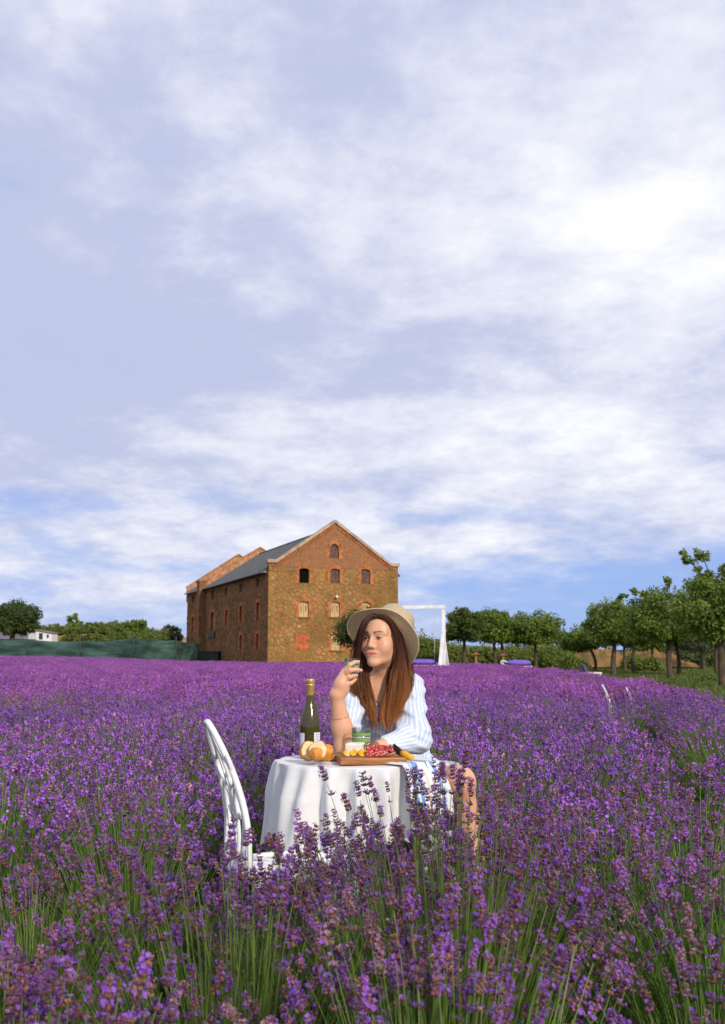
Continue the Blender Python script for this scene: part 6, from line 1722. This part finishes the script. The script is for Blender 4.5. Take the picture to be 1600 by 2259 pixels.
# shorts with frayed hem, belt
sh = SDF()
sh.cone(WAIST * 0.35 + PELV * 0.65 + [0, 0, 0.02], PELV, 0.137, 0.148, 0.04)
hemL = L_HIP * 0.26 + L_KN * 0.74; hemR = R_HIP * 0.45 + R_KN * 0.55
sh.cone(PELV, L_HIP, 0.14, 0.115, 0.05); sh.cone(L_HIP, hemL, 0.112, 0.088, 0.03); sh.cone(PELV, R_HIP, 0.14, 0.115, 0.05); sh.cone(R_HIP, hemR, 0.110, 0.09, 0.03)
def shorts_extra(P, F):
    for h, a, b in ((hemL, L_HIP, L_KN), (hemR, R_HIP, R_KN)):
        d = (b - a) / np.linalg.norm(b - a); near = np.linalg.norm(P - h, axis=1) < 0.2
        F = np.where(near, np.maximum(F, (P - h) @ d), F)
    return F + 0.003 * np.sin(P[:, 0] * 70 + P[:, 2] * 40) * np.sin(P[:, 1] * 50)
Vq, Qq = surface(sh, (-0.2, 4.35, 0.3), (0.6, 5.3, 0.85), 0.007, shorts_extra)
m_denim = mat('pale_denim', (0.62, 0.72, 0.80), 0.9, var=(18, 0.10), bump=(160, 0.2, 0.002))
shorts = pchild('shorts', np_mesh('shorts', Vq, Q=Qq, smooth=True), m_denim)
def fray():
    r = np.random.default_rng(5); d = (L_KN - L_HIP) / np.linalg.norm(L_KN - L_HIP); u = np.cross(d, [0, 0, 1.0]); u /= np.linalg.norm(u); v = np.cross(u, d); mb = MB()
    for k in range(260):
        a = r.random() * 6.283; q = u * math.cos(a) + v * math.sin(a); p = hemL + q * 0.0875
        e = p + d * (0.012 + 0.02 * r.random()) - q * 0.006 + r.normal(size=3) * 0.004
        mb.tube([p - d * 0.004, (p + e) / 2 + q * 0.004, e], [0.0016, 0.0014, 0.0006], 4)
    o = mb.build('frayed_hem', [mat('white_threads', (0.8, 0.8, 0.78), 0.9)], shorts); o['kind'] = 'stuff'
fray()
# belt
m_belt = mat('brown_leather', (0.20, 0.055, 0.025), 0.5, var=(30, 0.2))
def belt():
    c = WAIST * 0.32 + PELV * 0.68 + np.array([0, 0, 0.025]); V = []; n = 60
    for k in range(n):
        a = 2 * math.pi * k / n
        for z in (-0.017, 0.017):
            V.append(c + np.array([0.149 * math.cos(a), 0.149 * math.sin(a), z]))
    Q = [(2 * k, 2 * ((k + 1) % n), 2 * ((k + 1) % n) + 1, 2 * k + 1) for k in range(n)]
    o = pchild('belt', np_mesh('belt', V, Q=Q, smooth=True), m_belt); md = o.modifiers.new('t', 'SOLIDIFY'); md.thickness = 0.004; md.offset = 0
belt()

# ------------------------------------------------------------------ hat
HATN = np.array([0.47, 0.62, 0.63]); HATN /= np.linalg.norm(HATN)
HATC = A3(845, 1406, 4.68)
hu1 = np.cross(HATN, [0, 0, 1.0]); hu1 /= np.linalg.norm(hu1); hu2 = np.cross(HATN, hu1)
def hat():
    prof = [(0.168, -0.006), (0.1675, -0.002), (0.158, 0.004), (0.136, 0.010), (0.115, 0.013), (0.097, 0.015), (0.0905, 0.020), (0.0890, 0.035), (0.088, 0.07), (0.086, 0.11), (0.080, 0.142), (0.066, 0.160), (0.042, 0.166), (0.015, 0.160), (0.001, 0.158)]
    m = bpy.data.materials.new('straw_braid'); m.use_nodes = True; t = m.node_tree; b = t.nodes['Principled BSDF']; L = t.links.new
    a = nd(t, 'ShaderNodeAttribute', attribute_name='ring'); w = mth(t, 'SINE', mth(t, 'MULTIPLY', a.outputs['Fac'], 2 * math.pi / 0.0085))
    tcn = nd(t, 'ShaderNodeTexCoord'); n = nd(t, 'ShaderNodeTexNoise', i_Scale=140.0, i_Detail=3.0); L(tcn.outputs['Object'], n.inputs['Vector'])
    c = mixc(t, sstep(t, w, -0.95, -0.2), (0.66, 0.47, 0.26), (0.90, 0.77, 0.52)); c = mixc(t, 1.0, c, mixc(t, n.outputs[0], (0.85, 0.85, 0.85), (1.12, 1.12, 1.12)), 'MULTIPLY'); L(c, b.inputs['Base Color'])
    b.inputs['Roughness'].default_value = 0.75
    bp = nd(t, 'ShaderNodeBump', i_Strength=0.7, i_Distance=0.002); L(w, bp.inputs['Height']); L(bp.outputs[0], b.inputs['Normal'])
    tr = nd(t, 'ShaderNodeBsdfTranslucent'); L(c, tr.inputs['Color']); mx = nd(t, 'ShaderNodeMixShader'); mx.inputs[0].default_value = 0.38
    L(b.outputs[0], mx.inputs[1]); L(tr.outputs[0], mx.inputs[2]); L(mx.outputs[0], t.nodes['Material Output'].inputs['Surface'])
    n = 96
    def part(name, idx0, idx1, sub, parent=None):
        P = catmull([(p[0], p[1], 0) for p in prof[idx0:idx1]], sub); V = []; ring = []; acc = 0
        for i, (r_, z, _) in enumerate(P):
            if i: acc += math.hypot(P[i][0] - P[i - 1][0], P[i][1] - P[i - 1][1])
            for k in range(n):
                a = 2 * math.pi * k / n; f = max(0, (r_ - 0.095) / 0.08)
                zz = z + f * f * (0.016 * math.cos(2 * a + 0.9) - 0.010 * math.cos(a - 2.2)) + 0.003 * f * math.sin(5 * a)
                if z > 0.13: zz -= 0.016 * math.exp(-((r_ * math.sin(a + 0.6)) / 0.018) ** 2) * min(1, (z - 0.13) / 0.02)
                pp = 1 + 0.05 * math.cos(2 * a)
                V.append(HATC + HATN * zz + (hu1 * math.cos(a) + hu2 * math.sin(a)) * r_ * pp); ring.append(acc)
        Q = [(i * n + k, i * n + (k + 1) % n, (i + 1) * n + (k + 1) % n, (i + 1) * n + k) for i in range(len(P) - 1) for k in range(n)]
        return pchild(name, np_mesh(name, V, Q=Q, smooth=True, fattr={'ring': ring}), m) if parent is None else link(name, np_mesh(name, V, Q=Q, smooth=True, fattr={'ring': ring}), parent, m)
    o = part('hat', 0, 15, 74)
    md = o.modifiers.new('t', 'SOLIDIFY'); md.thickness = 0.003; md.offset = 0
hat()

# ------------------------------------------------------------------ hair
m_hair = None
def hair_mat():
    m = bpy.data.materials.new('auburn_hair'); m.use_nodes = True; t = m.node_tree; b = t.nodes['Principled BSDF']; L = t.links.new
    a = nd(t, 'ShaderNodeVertexColor', layer_name='Col'); L(a.outputs[0], b.inputs['Base Color'])
    b.inputs['Roughness'].default_value = 0.5; b.inputs['Specular IOR Level'].default_value = 0.3
    return m
m_hair = hair_mat()
def hair():
    r = np.random.default_rng(8)
    # guides: lists of points from scalp to tip, spread (across, deep) at root and tip
    G = []
    def guide(pts, w0, w1, wm, n, depth=0.5): G.append((catmull(pts, 26), w0, wm, w1, n, depth))
    # viewer's left of the face: in front of her right shoulder
    guide([A3(832, 1360, 4.60), A3(814, 1364, 4.585), A3(801, 1386, 4.580), A3(793, 1416, 4.585), A3(788, 1450, 4.605), A3(784, 1500, 4.615), A3(797, 1550, 4.60), A3(822, 1606, 4.585)], 0.007, 0.020, 0.011, 420)
    guide([A3(832, 1357, 4.62), A3(812, 1362, 4.605), A3(797, 1388, 4.60), A3(788, 1425, 4.61), A3(784, 1475, 4.62), A3(790, 1530, 4.615), A3(804, 1590, 4.60)], 0.007, 0.022, 0.011, 300)
    guide([hp(0.02, 0.0, 0.12), A3(806, 1390, 4.65), A3(793, 1440, 4.66), A3(790, 1500, 4.65), A3(800, 1545, 4.63), A3(792, 1578, 4.61)], 0.02, 0.012, 0.020, 200)
    # viewer's right of the face: in front of her left shoulder
    guide([A3(832, 1360, 4.60), A3(854, 1364, 4.585), A3(871, 1388, 4.610), A3(881, 1425, 4.632), A3(889, 1490, 4.63), A3(880, 1550, 4.61), A3(856, 1616, 4.585)], 0.007, 0.022, 0.014, 480)
    guide([A3(834, 1357, 4.62), A3(857, 1363, 4.61), A3(877, 1395, 4.635), A3(888, 1430, 4.65), A3(896, 1470, 4.655), A3(893, 1520, 4.635), A3(876, 1570, 4.615), A3(850, 1620, 4.59)], 0.008, 0.024, 0.015, 420)
    guide([hp(-0.02, 0.0, 0.12), A3(876, 1395, 4.67), A3(893, 1445, 4.70), A3(900, 1500, 4.69), A3(886, 1550, 4.65), A3(862, 1602, 4.61)], 0.02, 0.022, 0.024, 340)
    guide([A3(832, 1360, 4.60), A3(854, 1366, 4.583), A3(869, 1393, 4.604), A3(876, 1430, 4.622), A3(877, 1465, 4.632), A3(868, 1500, 4.62), A3(862, 1550, 4.605), A3(842, 1600, 4.585)], 0.007, 0.022, 0.010, 340)
    # inner locks beside the neck
    guide([hp(-0.055, -0.01, 0.02), A3(870, 1465, 4.67), A3(864, 1510, 4.655), A3(853, 1560, 4.615), A3(838, 1616, 4.58)], 0.018, 0.022, 0.020, 340)
    guide([hp(-0.05, 0.0, -0.02), A3(866, 1480, 4.66), A3(858, 1530, 4.63), A3(851, 1580, 4.59), A3(850, 1618, 4.575)], 0.014, 0.016, 0.018, 240)
    guide([hp(0.05, 0.0, -0.02), A3(806, 1480, 4.645), A3(812, 1530, 4.62), A3(820, 1580, 4.59), A3(826, 1614, 4.575)], 0.014, 0.016, 0.018, 240)
    guide([hp(0.055, -0.01, 0.02), A3(798, 1455, 4.655), A3(800, 1500, 4.645), A3(813, 1550, 4.61), A3(832, 1612, 4.58)], 0.018, 0.022, 0.020, 340)
    guide([hp(0.03, -0.06, 0.0), A3(822, 1470, 4.78), A3(826, 1530, 4.74), A3(832, 1580, 4.70)], 0.03, 0.03, 0.03, 120)
    guide([hp(-0.03, -0.07, 0.0), A3(865, 1470, 4.80), A3(880, 1530, 4.80), A3(880, 1580, 4.80)], 0.035, 0.03, 0.035, 160)
    guide([A3(854, 1368, 4.590), A3(866, 1395, 4.606), A3(872, 1430, 4.624), A3(873, 1470, 4.642), A3(868, 1510, 4.645), A3(858, 1560, 4.62)], 0.006, 0.014, 0.008, 160)
    guide([A3(840, 1380, 4.62), A3(880, 1420, 4.64), A3(892, 1480, 4.64), A3(884, 1560, 4.62), A3(868, 1622, 4.60)], 0.03, 0.035, 0.028, 50)
    guide([A3(830, 1380, 4.62), A3(790, 1420, 4.61), A3(780, 1480, 4.61), A3(790, 1560, 4.60), A3(806, 1612, 4.58)], 0.02, 0.035, 0.022, 45)
    # stray ends
    guide([A3(790, 1530, 4.615), A3(785, 1560, 4.60), A3(778, 1582, 4.595)], 0.010, 0.006, 0.010, 40)
    OV, OQ, OC = [], [], []; base = 0; S = 17
    G = [(g_[0][np.round(np.linspace(0, 25, S)).astype(int)],) + g_[1:] for g_ in G]
    for pts, w0, wm, w1, n, depth in G:
        nl = max(4, n // 28); lock = r.integers(nl, size=n); la = r.random(nl) * 6.283; lq = np.sqrt(r.random(nl)); lph = r.random(nl) * 6.283; lsh = 0.5 + 0.95 * r.random(nl); ll = 0.82 + 0.18 * r.random(nl)
        a = la[lock] + r.normal(size=n) * 0.35; q = lq[lock] + r.normal(size=n) * 0.10
        T = np.gradient(pts, axis=0); T /= np.linalg.norm(T, axis=1)[:, None]
        side = np.cross(T, [0, 1, 0.0]); side /= np.linalg.norm(side, axis=1)[:, None] + 1e-9; dp = np.cross(side, T)
        t = np.linspace(0, 1, S); wid = np.interp(t, [0, 0.5, 1], [w0, wm, w1])
        tl = np.minimum(1.0, ll[lock] * (0.93 + 0.07 * r.random(n)))          # each strand ends somewhere near the tip
        tt = t[None] * tl[:, None]; fi = tt * (S - 1); i0 = np.clip(fi.astype(int), 0, S - 2); fr_ = (fi - i0)[..., None]
        ctr = pts[i0] * (1 - fr_) + pts[i0 + 1] * fr_; sd_ = side[i0]; dd = dp[i0]; W = wid[i0]
        wave = 0.0105 * np.sin(tt * (8 + 3 * lq[lock])[:, None] + lph[lock][:, None]) * tt ** 1.5 + 0.0020 * np.sin(tt * 22 + r.random((n, 1)) * 6.28) * tt
        conv = 1 - 0.25 * tt ** 3
        P = ctr + sd_ * ((np.cos(a) * q)[:, None] * W * 1.15 * conv + wave)[..., None] + dd * ((np.sin(a) * q)[:, None] * W * depth * 1.2)[..., None]
        rad = 0.00085 * np.interp(t, [0, 0.7, 1], [1, 1, 0.25])
        for k in range(3):
            an = 2 * math.pi * k / 3; off = (sd_ * math.cos(an) + dd * math.sin(an)) * rad[None, :, None]; OV.append((P + off).reshape(-1, 3))
        nS = n * S
        i = (np.arange(n)[:, None] * S + np.arange(S - 1)[None]).ravel()
        for k in range(3):
            k2 = (k + 1) % 3
            OQ.append(np.stack([i + k * nS, i + k2 * nS, i + 1 + k2 * nS, i + 1 + k * nS], -1) + base)
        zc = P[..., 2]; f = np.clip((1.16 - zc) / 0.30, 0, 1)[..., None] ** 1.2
        root_c = np.array([0.072, 0.026, 0.014]); sunlit_tip_c = np.array([0.40, 0.135, 0.034])  # dark brown to copper; sunlight on the lower lengths is mixed into the colour
        cs = (root_c * (1 - f) + sunlit_tip_c * f) * (lsh[lock] * (0.8 + 0.4 * r.random(n)))[:, None, None]
        OC += [cs.reshape(-1, 3)] * 3; base += 3 * nS
    V = np.concatenate(OV); Q = np.concatenate(OQ); cc = np.concatenate(OC)
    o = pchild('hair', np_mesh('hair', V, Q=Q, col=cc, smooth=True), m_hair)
    # cap of hair close to the skull
    s = SDF(); s.ell(hp(0, -0.026, 0.038), (0.0770, 0.092, 0.086), HM, 0.01); s.ell(hp(0, -0.045, -0.04), (0.070, 0.060, 0.09), HM, 0.04)
    for g in (-1, 1): s.ell(hp(g * 0.060, -0.002, -0.01), (0.014, 0.030, 0.080), HM, 0.02)
    def ex(P, F):
        l = (P - HEAD) @ HM; x, y, z = l.T; ax = np.abs(x)
        # hair line: parted in the middle, sweeping down beside the temples
        lim = 0.036 + 0.030 * np.clip((z - 0.070) / 0.03, 0, 1) - 0.02 * np.clip((0.03 - z) / 0.08, 0, 1)
        return np.maximum(F, y - lim) + 0.0012 * np.sin(ax * 900 + z * 60)
    Vc, Qc = surface(s, HEAD - 0.17, HEAD + 0.17, 0.004, ex)
    link('hair_cap', np_mesh('hair_cap', Vc, Q=Qc, col=np.tile([0.055, 0.021, 0.012], (len(Vc), 1)), smooth=True), o, m_hair)
hair()

# jewellery
m_gold = mat('thin_gold', (0.55, 0.32, 0.12), 0.3, metal=0.9)
def hoop(name, c, d, rad, tube, bead=None):
    d = np.array(d) / np.linalg.norm(d); u = np.cross(d, [0, 1, 0.2]); u /= np.linalg.norm(u); v = np.cross(d, u)
    mb = MB(); pts = [Vector(c + (u * math.cos(a) + v * math.sin(a)) * rad) for a in np.linspace(0, 2 * math.pi, 41)]; mb.tube(pts, tube, 5, cap=False)
    me = mb.mesh(name); return pchild(name, me, m_gold)
bc = R_EL * 0.42 + R_WR * 0.58; hoop('bracelet', bc, R_WR - R_EL, 0.0392, 0.0008)
pr = KN['m'] * 0.45 + A3(773, 1479, 4.375) * 0.55; hoop('finger_ring', pr, A3(773, 1479, 4.375) - KN['m'], 0.0116, 0.0009)

# the tumbler in her hand
ax_ = Vector((0.05, 0.08, 1.0)).normalized()
gc = Vector(A3(776, 1476, 4.445)) - ax_ * 0.05
make_tumbler(gc, 'clear tumbler with green bands held up in her hand', Vector((0, 0, 1)).rotation_difference(ax_), 0.86)

# ------------------------------------------------------------------ swing, loungers, bird tables, house
m_wpaint = mat('white_painted_timber', (0.72, 0.72, 0.70), 0.6, var=(2, 0.12))
m_purple = mat('purple_canvas', (0.18, 0.10, 0.52), 0.7, var=(3, 0.12))
m_rope = mat('pale_rope', (0.55, 0.52, 0.48), 0.8)
m_tan = mat('raw_timber', (0.33, 0.15, 0.06), 0.8, var=(5, 0.25), stretch=(4, 4, 0.8))
def beam(name, a, b, w, parent, m):
    a, b = Vector(a), Vector(b); d = b - a
    rot = d.to_track_quat('Z', 'Y').to_matrix(); mb = MB(); mb.box((a + b) / 2, (w, w, d.length), rot); return mb.build(name, [m], parent)
def purple_seat(parent, c, L, W, th=0.16, back=True):
    """boat-shaped upholstered bench"""
    V = []; n, mm = 28, 12
    for i in range(n + 1):
        u = i / n * 2 - 1; w = W * math.sqrt(max(0, 1 - abs(u) ** 3.2)) + 0.02
        for k in range(mm):
            a = 2 * math.pi * k / mm; V.append((c[0] + u * L / 2, c[1] + w / 2 * math.cos(a), c[2] + 0.10 * u * u * 0 + th * math.sin(a) * math.sqrt(max(0.02, 1 - abs(u) ** 4)) ))
    Q = [(i * mm + k, i * mm + (k + 1) % mm, (i + 1) * mm + (k + 1) % mm, (i + 1) * mm + k) for i in range(n) for k in range(mm)]
    me = np_mesh('seat', V, Q=Q, smooth=True); fix_normals(me); return link('seat', me, parent, m_purple)
def make_swing():
    D = 60.0; b = at(938, 1450, D); root = empty('swing_frame', (b.x, b.y, 0)); tag(root, 'tall white timber swing frame right of the woman', 'swing')
    xl, xr = at(889, 1450, D).x - b.x, at(978, 1450, D).x - b.x; zt = at(930, 1340, D).z
    beam('top_beam', (xl - 0.15, 0, zt), (xr + 0.15, 0, zt + 0.04), 0.20, root, m_wpaint)
    for x, s in ((xl, -1), (xr, 1)):
        beam('post', (x + s * 0.02, 0, zt - 0.10), (x + s * 0.05, 0, 0), 0.22, root, m_wpaint)
        beam('brace', (x, -0.12, zt - 1.55), (x - 0.30, -1.1, 0), 0.20, root, m_wpaint); beam('brace', (x, 0.12, zt - 1.55), (x + 0.38, 1.1, 0), 0.20, root, m_wpaint)
    zs = at(930, 1461, D).z
    purple_seat(root, (at(935, 1450, D).x - b.x, 0, zs), 1.45, 0.9, 0.17)
    sx = at(935, 1450, D).x - b.x
    for dx in (-0.55, 0.62): beam('rope', (sx + dx * 0.98, 0, zs + 0.1), (sx + dx * 1.05, 0, zt - 0.1), 0.022, root, m_rope)
    beam('seat_rail', (sx - 0.8, -0.42, zs - 0.17), (sx + 0.8, -0.42, zs - 0.17), 0.05, root, m_rope); beam('seat_rail', (sx - 0.8, 0.42, zs - 0.17), (sx + 0.8, 0.42, zs - 0.17), 0.05, root, m_rope)
make_swing()
def make_lounger():
    D = 66.0; b = at(1145, 1450, D); zs = at(1145, 1463, D).z; root = empty('garden_lounger', (b.x, b.y, 0)); tag(root, 'purple hanging lounger with white frame between the round trees', 'lounger')
    purple_seat(root, (0, 0, zs), 1.5, 0.9, 0.20)
    for y in (-0.4, 0.4):
        mb = MB(); mb.tube(catmull([(-0.6, y, zs - 0.16), (-0.95, y, zs - 0.1), (-1.08, y, zs + 0.05), (-0.95, y, zs + 0.16), (-0.75, y, zs + 0.05)], 18), 0.03, 8); mb.tube([(-0.9, y, zs - 0.20), (0.75, y, zs - 0.20)], 0.03, 8); mb.build('frame_rail', [m_wpaint], root)
    for x in (-0.6, 0.6):
        for y in (-0.4, 0.4): beam('leg', (x, y, 0), (x, y, zs - 0.19), 0.05, root, m_wpaint)
make_lounger()
def make_deckchair():
    D = 55.0; b = at(1298, 1450, D); root = empty('deck_chair', (b.x, b.y, 0)); tag(root, 'purple reclined deck chair with white base at the field edge', 'deck chair')
    zb = at(1298, 1484, D).z; zt = at(1286, 1469, D).z
    m_dp = mat('dark_purple_canvas', (0.085, 0.055, 0.20), 0.7)
    mb = MB(); M = Matrix.Translation((-0.22, 0, (zb + zt) / 2 + 0.03)) @ Matrix.Rotation(R(-22), 4, 'Y')
    mb.prism([(-0.05, -0.26), (0.05, -0.26), (0.06, 0.18), (0.03, 0.25), (-0.03, 0.25), (-0.06, 0.18)], 0.62, M); mb.build('backrest', [m_dp], root)
    mb = MB(); mb.box((0.2, 0, zb - 0.02), (0.85, 0.6, 0.09), bev=0.02); mb.build('seat', [m_wpaint], root)
    for x in (-0.15, 0.55):
        for y in (-0.25, 0.25): beam('leg', (x, y, 0), (x, y, zb - 0.06), 0.05, root, m_wpaint)
make_deckchair()
def bird_table(px, D, tpy, label):
    b = at(px, 1450, D); zt = at(px, tpy, D).z; root = empty('bird_table', (b.x, b.y, 0)); tag(root, label, 'bird table', 'wooden bird tables')
    beam('post', (0, 0, 0), (0, 0, zt - 0.12), 0.13, root, m_tan)
    mb = MB(); mb.box((0, 0, zt - 0.10), (0.42, 0.42, 0.05)); mb.box((0, 0, zt), (0.26, 0.26, 0.18)); mb.build('feeder_box', [m_tan], root)
    mb = MB(); mb.prism([(-0.30, 0.08), (0.30, 0.08), (0.0, 0.24)], 0.5, Matrix.Translation((0, 0, zt))); mb.build('roof', [mat('dark_shingle', (0.10, 0.055, 0.03), 0.8)], root)
bird_table(1050, 74, 1440, 'wooden bird table on a post under the dark round tree')
bird_table(1110, 74, 1442, 'wooden bird table beside the trunk near the purple lounger')

def make_house():
    D = 127.0; b = at(62, 1450, D); g = gz(b); root = empty('white_house', (b.x, b.y, g)); tag(root, 'low white house below the broad tree at far left', 'house')
    m_w = mat('white_render', (0.74, 0.75, 0.76), 0.8, var=(1, 0.08)); m_r = mat('grey_roof_sheet', (0.20, 0.19, 0.18), 0.7); m_g = mat('dark_window', (0.03, 0.035, 0.04), 0.1)
    k = D / F_PX; z = lambda py: at(62, py, D).z - g; x = lambda px: at(px, 1450, D).x - b.x
    mb = MB(); mb.box(((x(-30) + x(66)) / 2, 1.5, (z(1410) + z(1390)) / 2), (x(66) - x(-30), 3.0, z(1390) - z(1410))); mb.build('wall', [m_w], root)
    mb = MB(); mb.box(((x(-32) + x(68)) / 2, 1.4, z(1389)), (x(68) - x(-32), 3.6, 0.15)); mb.build('roof', [m_r], root)
    for p0, p1 in ((4, 12), (16, 20), (44, 50), (52, 57)):
        mb = MB(); mb.box(((x(p0) + x(p1)) / 2, -0.03, z(1398)), (x(p1) - x(p0), 0.06, 0.45)); mb.build('window', [m_g], root)
    root2 = empty('garden_shed', (at(102, 1450, 122).x, at(102, 1450, 122).y, gz(at(102, 1450, 122)))); tag(root2, 'white lean-to shed with sloping roof next to the white house', 'shed')
    D2 = 122.0; zz = lambda py: at(102, py, D2).z - gz(at(102, 1450, D2)); k2 = D2 / F_PX
    mb = MB(); mb.prism([(-17 * k2, -0.5), (17 * k2, -0.5), (17 * k2, zz(1398)), (-17 * k2, zz(1392))], 2.2); mb.build('wall', [m_w], root2)
    mb = MB(); mb.prism([(-22 * k2, zz(1391) + 0.02), (19 * k2, zz(1398) + 0.02), (19 * k2, zz(1398) + 0.14), (-22 * k2, zz(1391) + 0.14)], 2.6); mb.build('roof', [m_r], root2)
    for p0, p1, hh in ((-11, -3, 0.7), (6, 10, 0.4)):
        mb = MB(); mb.box(((p0 + p1) / 2 * k2, -1.12, zz(1404)), ((p1 - p0) * k2, 0.06, hh)); mb.build('window', [m_g], root2)
    p = at(42, 1450, 131); mb = MB(); mb.tube([(0, 0, 0), (0, 0, at(42, 1317, 131).z - gz(p))], 0.05, 6); mb.tube([(-0.3, 0, at(42, 1322, 131).z - gz(p)), (0.3, 0, at(42, 1322, 131).z - gz(p))], 0.02, 5)
    o = mb.build('antenna_mast', [m_r], None, (p.x, p.y, gz(p))); tag(o, 'thin antenna mast above the broad tree at left', 'mast')
make_house()
# field-stone heap beside the fence
def rubble():
    r = random.Random(4)
    mb = MB()
    for k in range(90):
        p = at(r.uniform(0, 60), 1450, 119 + r.uniform(-1.5, 1.5)); g = gz(p); s = r.uniform(0.12, 0.35)
        mb.box((p.x, p.y, g + s * 0.3 + r.uniform(0, 0.5)), (s * 1.4, s, s * 0.8), Matrix.Rotation(r.uniform(0, 3), 3, (r.random(), r.random(), 1)), bev=s * 0.15)
    o = mb.build('rubble_heap', [mat('pale_rubble', (0.45, 0.38, 0.28), 0.9, var=(2, 0.3))], None); tag(o, 'low heap of pale rubble behind the net fence at left', 'rubble', kind='stuff')
rubble()
